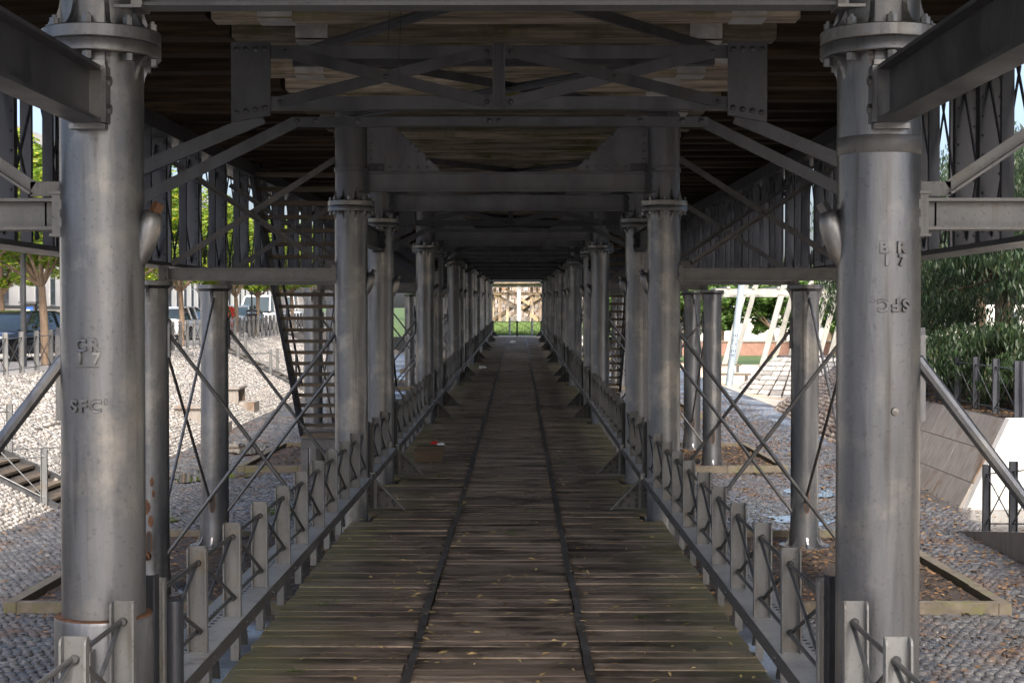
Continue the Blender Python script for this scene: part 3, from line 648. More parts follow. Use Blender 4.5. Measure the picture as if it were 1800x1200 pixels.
# ------------------------------------------------------------------ the upper deck overhead
ud = thing('upper_deck', 'dark weathered timber upper deck of heavy sleepers roofing the walkway', 'deck', (0, 50, rise(50)+6.2))
slp = [MB().box(-2.55,2.55,-.14,.14,-.0+.012*i,.34).mesh('sleeper') for i in range(2)]
sls = MB().box(-1.34,1.34,-.13,.13,.02,.34).mesh('sleeper'); sls.materials.append(MAT['side_shade_wood']); far_sl = MB()
for me in slp: me.materials.append(MAT['sleeper_wood'])
zp = MB().box(-.15,.15,-.153,-.145,.012,.296).box(-.15,.15,-.153,.15,-.016,-.006).mesh('metal_sheath')
d = 3.2; i = 0
while d < 112 and i < 215:
    st = 1.02
    o = obj('sleeper', slp[i % 2], None, ud, (U(-.04,.04), d, rise(d)+6.2+U(-.015,.01)))
    o.rotation_euler = (0, U(-.002,.002), U(-.006,.006)); o.scale = (1, U(.9,1.12), 1)
    for s in (-1, 1):
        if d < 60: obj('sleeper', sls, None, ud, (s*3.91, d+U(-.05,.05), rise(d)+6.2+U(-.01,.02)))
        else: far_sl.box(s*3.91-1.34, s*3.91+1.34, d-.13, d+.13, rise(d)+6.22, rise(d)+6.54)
    if d < 40:
        for s in (-1, 1):
            if random.random() < .85:
                obj('metal_sheath', zp, MAT['zinc'], o, (s*1.93+U(-.22,.22), d, rise(d)+6.2), smooth=False)
    d += st*U(.93,1.07); i += 1
m = MB()
for a, b in zip(np.linspace(3.0,112,40)[:-1], np.linspace(3.0,112,40)[1:]): m.bar((0,a,rise(a)+6.57),(0,b,rise(b)+6.57),10.9,.1)
struct(obj('far_sleepers', far_sl, MAT['side_shade_wood'], ud), 'stuff')
obj('deck_boarding', m, MAT['gap_dark_boards'], ud)
m = MB()
for s in (-1,1): m.box(s*5.3-.12, s*5.3+.12, 3.0, 112, 6.25, 6.52)
wr = obj('edge_timber', m, MAT['side_shade_wood'], ud)
# hanging wires
for i, (x, d0, z0, z1) in enumerate(((-.79,11.0,6.2,5.6),(-.715,11.0,6.2,5.3))):
    o = obj('hanging_wire', MB().tube([(x,d0,z0),(x+.01,d0,(z0+z1)/2),(x-.005,d0,z1)],[.003]*3,5), MAT['hose_black'])
    tag(o, '%s thin black wire hanging from the sleepers' % ('longer' if i else 'shorter'), 'wire', 'hanging wires')

# ------------------------------------------------------------------ the walkway deck
bw_ = struct(bpy.data.objects.new('boardwalk', None)); link(bw_, None, (0, 9, DECK))
EDGE = 1.96
pl_c = [MB().box(-.625,.625,-.093,.093,-.05,0).mesh('plank') for i in range(2)]
pl_s = [MB().box(-(EDGE-.685)/2+.01*i,(EDGE-.685)/2,-.093,.093,-.05,0).mesh('plank') for i in range(3)]
def soften(me):
    import bmesh
    bm = bmesh.new(); bm.from_mesh(me); bmesh.ops.bevel(bm, geom=[e for e in bm.edges if all(v.co.z > -.01 for v in e.verts)], offset=.003, segments=1, affect='EDGES'); bm.to_mesh(me); bm.free(); me.materials.append(MAT['deck_wood'])
for me in pl_c + pl_s: soften(me)
DENTS = [b[2] for b in BENTS]
def clear(d): return min(abs(d-x) for x in DENTS) < .36
stuff = MB(); d = 3.0; i = 0; cnt = 0
while d < 109.9:
    z = DECK+rise(d)
    for s in (-1, 0, 1):
        if s == 0: hx, xc, me = .625, 0, pl_c[i % 2]
        else:
            e = 1.70 if clear(d) else EDGE; hx = (e-.685)/2; xc = s*(.685+hx); me = pl_s[i % 3]
        dz = U(-.007,.004)
        if 9.0 <= d < 29.2 and cnt < 300:
            o = obj('plank', me, None, bw_, (xc+U(-.006,.006), d, z+dz)); o.rotation_euler = (U(-.009,.009), U(-.002,.002)*2, (math.pi if random.random() < .5 else 0)+U(-.004,.004))
            if s and clear(d): o.scale = (hx/((EDGE-.685)/2),1,1)
            o.scale.y = U(.96,1.02); cnt += 1
        else:
            stuff.box(xc-hx, xc+hx, d-.094, d+.094, z-.05+dz, z+dz)
    d += .2; i += 1
struct(obj('plank_field', stuff.mesh('plank_field', fix=False), MAT['deck_wood'], bw_), 'stuff')
# flat iron strips laid along the old rail lines
for s in (-1, 1):
    d = 4.0
    while d < 109.5:
        L = U(1.1,1.9); L = min(L, 109.6-d)
        o = obj('iron_strip', MB().bar((0,-L/2,0),(0,L/2,rise(d+L)-rise(d)),.062,.008), MAT['strip_iron'], bw_, (s*.655+U(-.012,.012), d+L/2, DECK+rise(d)+.013)); o.rotation_euler = (0,0,U(-.008,.008)); d += L+.004
# steel under the deck
m = MB(); ds = np.linspace(2, 110, 36)
for s in (-1.72, -.65, .65, 1.72):
    for a, b in zip(ds[:-1], ds[1:]): m.ibeam((s,a,rise(a)+DECK-.20),(s,b,rise(b)+DECK-.20),.14,.28,.02)
obj('stringer', m, MD, bw_)
for bi, (k, h, d) in enumerate(BENTS):
    obj('deck_bearer', MB().ibeam((-1.76,d,rise(d)+.55),(1.76,d,rise(d)+.55),.2,.26,.02), MD, bw_)
pts = []
for _ in range(1300):
    d = 9+ (U(0,1)**2.0)*60; x = random.choice((U(-1.85,1.85), random.gauss(random.choice((-.66,.66)), .25)))
    if abs(x) < 1.9: pts.append((x, d, DECK+rise(d)+.012))
leaf_litter('fallen_leaves', pts, .043, 'deck_leaf', bw_, 11, 2.6)
leaf_litter('fallen_leaves', [(U(-1.9,1.9), d, DECK+rise(d)+.01) for d in (9+(U(0,1)**1.6)*40 for _ in range(500))], .02, 'dry_leaf', bw_, 12, 3.5)
leaf_litter('green_sprigs', [(x+random.gauss(0,.05), d+random.gauss(0,.05), DECK+rise(d)+.015) for x, d in ((-1.6,13.6),(-.65,20.6),(.05,18),(.35,20),(-1.5,11),(1.2,13),(-1.1,24),(.9,26)) for _ in range(16)], .03, 'green_leaf', bw_, 13, 3.0)

# ------------------------------------------------------------------ railings
PX, PZ0, PH, SP = 1.81, 1.566, .645, 1.107
PO, RD = MAT['post_steel'], MAT['rod_steel']
def rounded(u0, u1, top, rr, sgn):   # side flange outline in (y,z) with a rounded top corner
    return [(0, 0)] + [(-.055, 0), (-.055, top-rr)] + [(-.055+rr*(1-math.cos(a*math.pi/6)), top-rr+rr*math.sin(a*math.pi/6)) for a in (1,2,3)] + [(0, top)]
def post_mesh(h):
    m = MB().box(-.05,.05,-.006,.006,0,h)
    for s in (-1, 1): m.prism(rounded(0,0,h,.03,s), lambda u, v, d: (d, u, v), s*.05-.0, s*.06)
    return m.mesh('post')
post = post_mesh(PH)
ring = MB().lathe([(.0,.02),(.016,.02),(.021,.012),(.021,0)], 10).mesh('rod_nut', True)
rod_h = MB().cyl((0,0,0),(0,SP,0),.0125,.0125,8).mesh('rod'); 
zt, zb = PH*.84, PH*.19
rod_d = MB().cyl((0,0,zb),(0,SP,zt),.0125,.0125,8).mesh('rod'); rod_u = MB().cyl((.028,0,zt),(.028,SP,zb),.0125,.0125,8).mesh('rod')
bolt_f = MB().rivet((0,0,0),(1,0,0),.016,.014).mesh('bolt', True)
leg_m = MB().box(-.012,.012,-.05,.05,-.56,0).box(-.05,-.012,-.05,-.04,-.56,0).mesh('leg')
stay_m = MB().bar((0,.10,0),(0,.36,-.50),.02,.06,(1,0,0)).mesh('stay')
endp = MB().box(-.05,-.038,-.05,.05,-.06,PH+.02).box(.038,.05,-.05,.05,-.06,PH+.02).box(-.038,.038,-.008,.008,-.06,PH+.02).mesh('end_post')
def gusset_foot(s):
    pl = MB().prism([(0,.0),(-s*.37,-.375),(s*.17,-.375),(s*.17,0)], lambda u, v, d: (u, d, v), -.008, .008).mesh('bracket_plate')
    fg = MB().bar((0,-.02,0),(-s*.385,-.02,-.39),.075,.014,(0,1,0) if False else (s*.7,0,.7)).bar((.0,-.02,-.0),(0,-.02,-.375),.035,.03,(0,1,0)).mesh('bracket_flange')
    rv = rivets_mesh([(-s*(.05+.1*i),-.008,-.33) for i in range(3)] + [(-s*.045,-.008,-.12-.07*i) for i in range(3)] + [(s*.06,-.008,-.06-.07*i) for i in range(4)] + [(-s*(.08+.07*i),-.008,-.14-.07*i) for i in range(3)])
    return pl, fg, rv
GF = {s: gusset_foot(s) for s in (-1,1)}
def section(sx, a, b, idx, first, pos0=None):
    side = 'street side' if sx < 0 else 'eucalyptus side'
    t = thing('railing', 'low grey railing of broad posts and crossed rods, %s, %s length from the trestle' % (side, ORD[min(idx,20)]), 'railing', (sx*PX, (a+b)/2, rise((a+b)/2)+PZ0), 'railing lengths along the walkway')
    xin, xout = sx*1.73, sx*2.05
    m = MB(); xm = (xin+xout)/2
    n = max(1, int((b-a)/3)); ds = np.linspace(a, b, n+1)
    for p, q in zip(ds[:-1], ds[1:]): m.bar((xm,p,rise(p)+PZ0-.006),(xm,q,rise(q)+PZ0-.006),.32,.012)
    obj('ledge_plate', m, MAT['plate_steel'], t)
    m = MB()
    for p, q in zip(ds[:-1], ds[1:]): m.bar((xin-sx*.004,p,rise(p)+PZ0-.045),(xin-sx*.004,q,rise(q)+PZ0-.045),.012,.078)
    obj('ledge_lip', m, MD, t)
    if b < 40:     # drain slots: small raised collars punched through the ledge
        m = MB(); y = a+.1
        while y < b-.1:
            for xx in (1.90, 1.96): m.cyl((sx*xx,y,rise(y)+PZ0-.003),(sx*xx,y,rise(y)+PZ0+.0025),.016,.016,8)
            y += .1
        obj('ledge_slots', m, MAT['hose_black'], t)
    d = a + first; ps = []
    while d < b-.1: ps.append(d); d += SP
    if first == .30: ps.append(b-.07)
    for j, y in enumerate(ps):
        z = rise(y)+PZ0
        p = obj('post', post, PO, t, (sx*PX+U(-.004,.004), y, z+U(-.006,.004))); p.rotation_euler = (U(-.012,.012), U(-.010,.010), U(-.03,.03))
        if y < 60:
            obj('leg', leg_m, PO, t, (sx*2.0, y+.1, z-.012)); obj('stay', stay_m, MD, t, (sx*2.0, y, z-.012))
        if y < 25:
            for zz in (zt, zb): obj('rod_nut', ring, RD, p, (sx*PX-sx*.0, y-.006, z+zz), (R(90),0,0))
            o = obj('bolt', bolt_f, MD, t, (xin-sx*.01, y+.02, z-.045)); o.rotation_euler = (0,0,0 if sx < 0 else math.pi)
        L = (ps[j+1]-y) if j+1 < len(ps) else (b-y)
        if L < .12: continue
        for nm, me, zz in (('top_rod', rod_h, zt), ('bottom_rod', rod_h, zb), ('diagonal_rod', rod_d, 0), ('diagonal_rod', rod_u, 0)):
            o = obj(nm, me, RD, t, (sx*PX-.014, y, z+zz)); o.scale = (1, L/SP, 1)
    return t
for sx in (-1, 1):
    ends = [2.0]
    for (k, h, d) in BENTS: ends += [d-.27, d+.27]
    secs = [(ends[i], ends[i+1]) for i in range(0, len(ends)-1, 2)]
    for i, (a, b) in enumerate(secs):
        if b-a < .5: continue
        first = .62 if (i == 0) else (.05 if i != 2 else .06)
        if i == 1: first = .30
        section(sx, a, b, len(secs)-i, first)
    for bi, (k, h, d) in enumerate(BENTS):
        side = 'street side' if sx < 0 else 'eucalyptus side'
        for q, dd in ((1, d+.27),):
            t = thing('railing_end_post', 'dark railing end post with triangular bracket, %s, %s' % (side, bent_word(bi)), 'post', (sx*PX, dd, rise(dd)+PZ0), 'dark railing end posts')
            obj('end_post', endp, DK, t, (sx*PX+sx*.03, dd, rise(dd)+PZ0))
            if q == 1:
                z = rise(dd)+PZ0-.085; g = obj('bracket_plate', GF[sx][0], MD, t, (sx*1.72, dd, z)); obj('bracket_flange', GF[sx][1], MAT['post_steel'], g, (sx*1.72, dd, z)); obj('rivet_row', GF[sx][2], MD, g, (sx*1.72, dd, z))  # flange gets a lighter steel, its highlight put into the colour
# round capped bollard beside the lettered column
tag(obj('pipe_stub', MB().lathe([(.05,.9),(.05,2.06),(.045,2.08),(.0,2.08)], 18).mesh('pipe_stub', True), MAT['dark_steel'], None, (-1.72, 8.22, 0)), 'short dark capped pipe beside the column lettered CR 17', 'pipe')

# ------------------------------------------------------------------ litter and a timber block on the deck
blk = thing('timber_block', 'two stacked timber offcuts on the boards under the railing ledge', 'timber', (-1.42, 26.4, DECK+rise(26.4)))
obj('offcut', MB().box(-.24,.24,-.15,.15,0,.20), MAT['block_wood'], blk, (-1.42,26.4,DECK+rise(26.4)+.01)); obj('offcut', MB().box(-.22,.25,-.14,.16,.203,.26), MAT['stair_wood'], blk, (-1.40,26.4,DECK+rise(26.4)+.01))
def crumple(name, x, d, s, mt, label, cat, seed):
    rg = random.Random(seed); m = MB().lathe([(.02,0),(s,.01),(s*.9,s*.35),(s*.4,s*.55),(.01,s*.6)], 9)
    m.v = [(a+rg.uniform(-.3,.3)*s, b+rg.uniform(-.2,.2)*s, max(0,c+rg.uniform(-.15,.15)*s)) for a,b,c in m.v]
    tag(obj(name, m, MAT[mt], None, (x, d, DECK+rise(d)+.004)), label, cat)
crumple('crushed_can', -1.48, 29.5, .10, 'red_litter', 'crushed red packet on the boards beside the timber block', 'litter', 1)
crumple('paper_litter', -1.36, 29.3, .08, 'white_paint', 'scrap of white paper beside the crushed red packet', 'litter', 2)
crumple('plastic_bag', -.30, 96, .24, 'white_paint', 'white plastic bag between the iron strips near the far gate', 'litter', 3)
crumple('plastic_bag', -1.35, 62, .14, 'white_paint', 'small white bag against the street side railing', 'litter', 4)

# ------------------------------------------------------------------ stairs from the walkway to the upper deck
def stair(sx, D0, D1, label, xl, xr):
    r = rise(D0); z1, z0 = r+6.1, rise(D1)+1.08; n = 22
    t = thing('stairway', label, 'stairs', (sx*(xl+xr)/2, D1, rise(D1)))
    for x in (xl, xr): obj('stringer', MB().bar((sx*x,D0,z1),(sx*x,D1,z0),.06,.36), DK, t)
    for i in range(n):
        f = (i+.5)/n; y = D0+(D1-D0)*f; z = z1+(z0-z1)*f
        obj('tread', MB().box(sx*((xl+xr)/2)-(xr-xl)/2+.03 if xr > xl else 0, sx*((xl+xr)/2)+(xr-xl)/2-.03, y-.15, y+.15, z-.03, z+.035), MAT['stair_wood'], t)
    pf = obj('landing', MB().box(min(sx*xl,sx*xr)-.0, max(sx*xl,sx*xr)+.0, D1-.15, D1+1.3, z0-.14, z0-.05), MAT['stair_wood'], t)
    obj('landing_beam', MB().ibeam((sx*xl,D1-.16,z0-.26),(sx*xr,D1-.16,z0-.26),.12,.22,.018), MD, t)
    for x in (xl+.08, xr-.08):
        for y in (D1-.12, D1+1.2): obj('landing_post', MB().ibeam((sx*x,y,z0-.37),(sx*x,y,rise(D1)),.14,.14,.014,(0,1,0)), MD, t)
    for x in (xl, xr):
        for i in range(5):
            f = (i+.3)/5; y = D0+(D1-D0)*f; z = z1+(z0-z1)*f; obj('handrail_post', MB().bar((sx*x,y,z),(sx*x,y,z+.95),.04,.04,(0,1,0)), DK, t)
        obj('handrail', MB().bar((sx*x,D0,z1+.95),(sx*x,D1,z0+.95),.04,.04), DK, t)
stair(-1, 26.2, 32.2, 'open wooden stair with dark stringers climbing to the upper deck, street side', 2.45, 4.45)
stair(1, 42.0, 47.5, 'open wooden stair with dark stringers climbing to the upper deck, eucalyptus side', 2.55, 3.3)

# ------------------------------------------------------------------ post and rod fences outdoors
fpost = MB().box(-.05,.05,-.006,.006,0,1.05).box(-.06,-.05,-.055,.006,0,1.05).box(.05,.06,-.055,.006,0,1.05).mesh('post')
def fence(name, pts, label, mt, grp='post and rod fences'):
    t = thing(name, label, 'fence', pts[0], grp)
    for i, p in enumerate(pts):
        p = Vector(p); obj('post', fpost, mt, t, p)
        if i+1 < len(pts):
            q = Vector(pts[i+1]); u = Vector((0,0,1))
            for nm, a, b in (('top_rod',.9,.9),('bottom_rod',.12,.12),('diagonal_rod',.12,.9),('diagonal_rod',.9,.12)):
                obj(nm, MB().cyl(p+u*a, q+u*b, .012, .012, 6), MAT['plate_steel'] if mt == MAT['plate_steel'] else RD, t)
FX = BANK1-.12
ys = [y for y in np.arange(25.2, 108, 1.2) if not 27.5 < y < 30.1 and not 61.2 < y < 63.4]
segs = [[y for y in ys if y < 28.5], [y for y in ys if 28.5 < y < 62], [y for y in ys if y > 62]]
for sg, nm in zip(segs, ('short length before the nearer bank steps', 'length between the two bank steps', 'length beyond the farther bank steps')):
    fence('street_fence', [(FX, y, rise(y)+STZ) for y in sg], 'grey post and rod fence along the street edge, ' + nm, MAT['post_steel'])
# ------------------------------------------------------------------ steps on the bank
def bank_steps(y0, y1, label):
    t = thing('bank_steps', label, 'steps', (BANK0, (y0+y1)/2, rise(y0)), 'steps up the cobbled bank')
    r = rise((y0+y1)/2); n = 13
    for i in range(n):
        x = BANK0-.05+(BANK1-BANK0)*(i+.1)/n; z = r+STZ*(i+1)/n
        obj('tread', MB().box(x-.29, x+.02, y0, y1, z-.05, z), MAT['stair_wood'], t)
    for y in (y0-.04, y1+.04): obj('stringer', MB().bar((BANK0+.1,y,r-.02),(BANK1,y,r+STZ-.06),.05,.22), MAT['rod_steel'], t)
    prev = None
    for f in (.03, .38, .72, 1.0):
        for y in (y0-.1, y1+.1):
            x = BANK0+(BANK1-BANK0)*f; z = r+STZ*f; o = obj('post', fpost, PO, t, (x, y, z))
            if prev and f > .1:
                x2 = BANK0+(BANK1-BANK0)*prev; z2 = r+STZ*prev
                for a, b in ((.9,.9),(.15,.15),(.15,.9),(.9,.15)): obj('rod', MB().cyl((x2,y,z2+a),(x,y,z+b),.013,.013,6), RD, t)
        prev = f
bank_steps(27.8, 29.8, 'dark wooden steps with rod handrails climbing the cobbled bank, nearer flight')
bank_steps(61.5, 63.0, 'dark wooden steps with rod handrails climbing the cobbled bank, farther flight')
for i, (y, f) in enumerate(((44.0,.22),(50.5,.30))):
    x = BANK0+(BANK1-BANK0)*f; z = rise(y)+STZ*f; t = thing('drain_headwall', 'small concrete drain box set into the cobbled bank, %s' % ('nearer one' if i == 0 else 'one nearer the farther steps'), 'drain', (x, y, z), 'concrete drains')
    obj('side_wall', MB().box(-.5,.5,-.62,-.5,-.2,.28), MAT['concrete'], t, (x,y,z)); obj('side_wall', MB().box(-.5,.5,.5,.62,-.2,.28), MAT['concrete'], t, (x,y,z))
    obj('lid', MB().box(-.45,.55,-.7,.7,.285,.36), MAT['concrete'], t, (x,y,z)); obj('back_wall', MB().box(-.5,-.4,-.5,.5,-.2,.28), MAT['concrete'], t, (x,y,z))
    obj('apron', MB().box(.0,1.0,-.5,.5,-.5,-.14), MAT['concrete'], t, (x,y,z))

# ------------------------------------------------------------------ trees
def leaf_cloud(n, clumps, leaf, seed, droop=False, aspect=2.0, spread=.42):
    rg = np.random.default_rng(seed); C = np.asarray(clumps, float); k = rg.integers(0, len(C), n); c = C[k]
    off = rg.normal(0, 1, (n, 3)); off /= np.linalg.norm(off, axis=1)[:,None]; off *= (rg.uniform(0,1,n)**.45)[:,None]*c[:,3:4]; off[:,2] *= .6
    Pn = c[:,:3] + off
    a = rg.uniform(0, 6.283, n); s = leaf*rg.uniform(.6, 1.35, n)
    if droop: ax = np.stack([np.cos(a)*.35, np.sin(a)*.35, -rg.uniform(.5,1.1,n)], 1)
    else: ax = np.stack([np.cos(a), np.sin(a), rg.uniform(-.6,.25,n)], 1)
    ax /= np.linalg.norm(ax, axis=1)[:,None]
    rv = rg.normal(0,1,(n,3)); bx = np.cross(ax, rv); bx /= np.linalg.norm(bx, axis=1)[:,None]
    A = ax*s[:,None]; B = bx*(s/aspect)[:,None]*.5
    V = np.stack([Pn-A*.5, Pn-A*.05+B, Pn+A*.5, Pn-A*.05-B], 1).reshape(-1,3)
    return np_mesh('foliage', V, np.arange(4*n).reshape(-1,4))
def clump_set(n, rx, rz_, zc, rc, seed, flat=.0):
    rg = random.Random(seed); out = []
    while len(out) < n:
        x, y, z = (rg.uniform(-1,1) for _ in range(3)); q = x*x+y*y+z*z
        if q > 1 or q < .12: continue
        if z < -.35 and rg.random() < .6: continue
        out.append((x*rx, y*rx, zc+z*rz_, rc*rg.uniform(.6,1.25)))
    return out
def limb_mesh(h, r, clumps, seed, fork=.62, nb=9, lean=0):
    rg = random.Random(seed); m = MB(); f = Vector((rg.uniform(-.15,.15)+lean, rg.uniform(-.15,.15), h*fork))
    m.tube([(0,0,-.1),(f.x*.3+rg.uniform(-.05,.05),f.y*.4,f.z*.5),tuple(f)], [r*1.15, r*.95, r*.82], 10)
    for c in rg.sample(clumps, min(nb, len(clumps))):
        e = Vector(c[:3]); mid = f.lerp(e, .5) + Vector((0,0,-.1)); m.tube([tuple(f), tuple(mid), tuple(e)], [r*.5, r*.3, r*.1], 6)
    return m.mesh('trunk', True)
TV = []
for v in range(3):
    cs = clump_set(70, 2.3, 2.0, 4.2, .66, 100+v); TV.append((leaf_cloud(21000, cs, .18, 200+v, False, 2.6), limb_mesh(3.3, .11, cs, 300+v, .62, 12)))
for me, tr in TV: me.materials.append(MAT['leaf_bright']); tr.materials.append(MAT['bark'])
TREES = [(-13.5,36.5),(-13.25,43.0),(-13.4,51.5),(-13.2,60.0),(-13.3,66.5),(-13.2,72.0),(-13.2,77.5),(-13.0,83.5),(-13.4,91),(-13.2,99),(-13.3,107),(-19.5,58),(-20,72),(-20,86),(-20,100)]
for i, (x, y) in enumerate(TREES):
    far = x < -16
    nmx = ('%s bright yellow-green street tree behind the fence past the nearer bank steps' % ORD[i+1]) if not far else '%s yellow-green tree beyond the parked cars past the nearer bank steps' % ORD[i-10]
    t = thing('street_tree', nmx, 'tree', (x, y, rise(y)+STZ), 'street trees')
    v = TV[i % 3]; a = U(0, 6.28); s = U(.92,1.12)
    for nm, me in (('crown', v[0]), ('trunk', v[1])):
        o = local(nm, me, None, t); o.rotation_euler = (0,0,a); o.scale = (s,s,s)
# eucalyptus thicket on the embankment
EZ = 1.75
EV = []
for v in range(3):
    cs = clump_set(60, 1.9, 2.5, 3.3, .75, 400+v); EV.append((leaf_cloud(17000, cs, .165, 500+v, True, 5.0), limb_mesh(5.0, .14, cs, 600+v, .55)))
for me, tr in EV: me.materials.append(MAT['leaf_dark']); tr.materials.append(MAT['bark'])
for i, (x, y, s) in enumerate([(11.6,31.5,1.0),(13.2,34.5,1.15),(12.0,37.5,1.05),(14.6,31.0,1.1),(10.9,41.5,.95),(13.6,42,1.15),(16.5,36,1.2),(11.6,47,1.0),(15,47,1.2),(18,42,1.2),(12.8,52,1.1),(11.2,8.5,1.45),(11.0,13.5,1.5),(11.6,18.0,1.35),(15.0,25.5,1.2),(13.5,57,1.2),(16.5,54,1.3),(19,49,1.3),(20,56,1.4),(16,60.5,1.2)]):
    t = thing('eucalyptus_tree', ('dark drooping eucalyptus on the concrete embankment, %s tree from the white wall' if y > 27 else 'dark drooping eucalyptus beside the ramp, %s from the bounce ground') % ORD[(i+1 if i < 11 else i-3) if y > 27 else i-10], 'tree', (x, y, EZ if y > 27 else .1), 'eucalyptus trees on the embankment')
    v = EV[i % 3]; a = U(0, 6.28)
    for nm, me in (('crown', v[0]), ('trunk', v[1])):
        o = local(nm, me, None, t); o.rotation_euler = (0,0,a); o.scale = (s,s,s)
SV = []
for v in range(2):
    cs = clump_set(26, .85, .65, .7, .45, 700+v); me = leaf_cloud(7000, cs, .13, 710+v, True, 4.5); me.materials.append(MAT['leaf_dark']); SV.append((me, limb_mesh(1.0, .03, cs, 720+v, .3, 8)))
for me, tr in SV: tr.materials.append(MAT['bark'])
for i, (x, y) in enumerate([(10.6,29.2),(10.2,31.0),(11.4,29.6),(10.1,33),(10.3,35.2),(12.4,30.0),(10.4,37.5),(9.9,40)]):
    t = thing('shrub', 'low leafy shrub behind the embankment fence, %s from the white wall' % ORD[i+1], 'shrub', (x, y, EZ), 'shrubs behind the embankment fence')
    v = SV[i % 2]
    for nm, me in (('crown', v[0]), ('stem', v[1])):
        o = local(nm, me, None, t); o.rotation_euler = (0,0,U(0,6)); k = U(.9,1.3); o.scale = (k,k,k)
# trees far across the plaza and behind the trestle
FV = []
for v in range(2):
    cs = clump_set(60, 3.6, 2.8, 4.6, 1.0, 800+v); me = leaf_cloud(6500, cs, .5, 810+v, False, 1.8); me.materials.append(MAT['leaf_mid']); FV.append((me, limb_mesh(4.4, .25, cs, 820+v, .5)))
for me, tr in FV: tr.materials.append(MAT['bark'])
for i, (x, y, z, s) in enumerate([(13,150,.1,1.0),(19,152,.1,1.1),(25,149,.1,1.0),(31,152,.1,1.15),(22,165,.1,1.3),(29,166,.1,1.3),(16,140,.1,.8),(36,158,.1,1.2),(-8,150,2.9,.9),(27,130,.1,.8),(34,128,.1,.9),(12,170,.1,1.2)]):
    t = thing('plaza_tree', 'rounded green tree far across the sandy plaza, %s beyond the white posts' % ORD[i+1] if x > 0 else 'rounded green tree behind the old timber trestle', 'tree', (x, y, z), 'trees across the plaza')
    v = FV[i % 2]
    for nm, me in (('crown', v[0]), ('trunk', v[1])):
        o = local(nm, me, None, t); o.rotation_euler = (0,0,U(0,6)); o.scale = (s,s,s)

# ------------------------------------------------------------------ right embankment
t = thing('retaining_wall', 'white rust-stained concrete end wall of the eucalyptus embankment', 'wall', (9, 27.4, 0))
obj('wall_face', MB().prism([(8.10,-.1),(8.98,EZ+.02),(40,EZ+.02),(40,-.1)], lambda u, v, d: (u, d, v), 27.4, 27.65), MAT['white_wall'], t)
sl_t = thing('concrete_slope', 'steep grey board-marked concrete facing beside the white end wall', 'wall', (8.4, 32, 0))
for i in range(4):
    for j in range(3):
        y0, y1 = 27.66+i*2.1, 27.66+(i+1)*2.1-.012; f0, f1 = j/3+.004, (j+1)/3-.002
        x0 = lambda f, y: 8.08+.90*f + (y-27.6)*.02
        m = MB(); a, b = f0, f1
        m.v = [(x0(a,y0),y0,a*EZ),(x0(a,y1),y1,a*EZ),(x0(b,y1),y1,b*EZ),(x0(b,y0),y0,b*EZ)]; m.v += [(x+.12,y,z-.05) for x,y,z in m.v]
        m.f = [(0,1,2,3),(7,6,5,4),(1,0,4,5),(2,1,5,6),(3,2,6,7),(0,3,7,4)]
        obj('panel', m, MAT['concrete'], sl_t)
em = MB()
prof = [(27.5,8.12,9.0),(36.2,8.28,9.14),(44,8.4,10.6),(54,8.7,11.6),(59,10.0,12.6),(62,12.5,13.2)]
V = []
for y, xf, xt in prof: V += [(xf+.03, y, .0), (xt+.02, y, EZ-.01), (45, y, EZ-.01), (45, y, -.1)]
Q = [(i*4+j, i*4+j+1, (i+1)*4+j+1, (i+1)*4+j) for i in range(len(prof)-1) for j in range(3)] + [(20,21,22,23)]
emb = struct(obj('embankment', np_mesh('embankment', V, Q), MAT['soil']))
Vs, Qs, base = [], [], 0
for i in range(1, 4):
    (ya,fa,ta),(yb,fb,tb) = prof[i], prof[i+1]; n = int((yb-ya)/.16)
    for q in range(n):
        f = q/n; xf, xt, y = fa+(fb-fa)*f, ta+(tb-ta)*f, ya+(yb-ya)*f; L = math.hypot(xt-xf, EZ); e = ((xt-xf)/L,0,EZ/L)
        V, Qq = cobbles(((xf+.03,y,.0),(0,1,0),e,(-e[2],0,e[0])), 1, int(L/.16), .16, .16, .05, 900+i*100+q)
        Vs.append(V); Qs.append(Qq+base); base += len(V)
struct(obj('embankment_cobbles', np_mesh('embankment_cobbles', np.vstack(Vs), np.vstack(Qs)), MAT['cobble_shade'], emb), 'stuff')
leaf_litter('leaf_litter', [(U(9.05,12.5)**1.0, U(27.6,44), EZ+.012) for _ in range(4200)], .06, 'dry_leaf', emb, 31)
fence('embankment_fence', [(9.22+.025*i+(0 if i else 0), 27.75+1.35*i, EZ) for i in range(0, 10)], 'shade-darkened post and rod fence along the top of the concrete embankment', DK)  # posts coloured dark in place of shade from the trees
fence('wall_fence', [(9.36+1.3*i, 27.75, EZ) for i in range(0, 5)], 'dark post and rod fence along the top of the white end wall', DK)
# ramp with its own railing
rt = thing('ramp_wall', 'low stained concrete ramp wall in front of the white end wall', 'wall', (7.45, 22, 0))
obj('wall_face', MB().prism([(25.3,.0),(25.3,.03),(14,1.55),(14,0)], lambda u, v, d: (d, u, v+.02), 7.38, 7.62), MAT['concrete'], rt)
obj('ramp_surface', MB().prism([(25.3,.0),(25.3,.02),(14,1.5),(14,0)], lambda u, v, d: (d, u, v), 7.63, 9.6), MAT['street'], rt)
fence('ramp_railing', [(7.5, y, .02+(25.3-y)*.1345+.03) for y in (23.95, 22.65, 21.35, 20.05, 18.75, 17.45)], 'dark post and rod railing on the low ramp wall', DK)

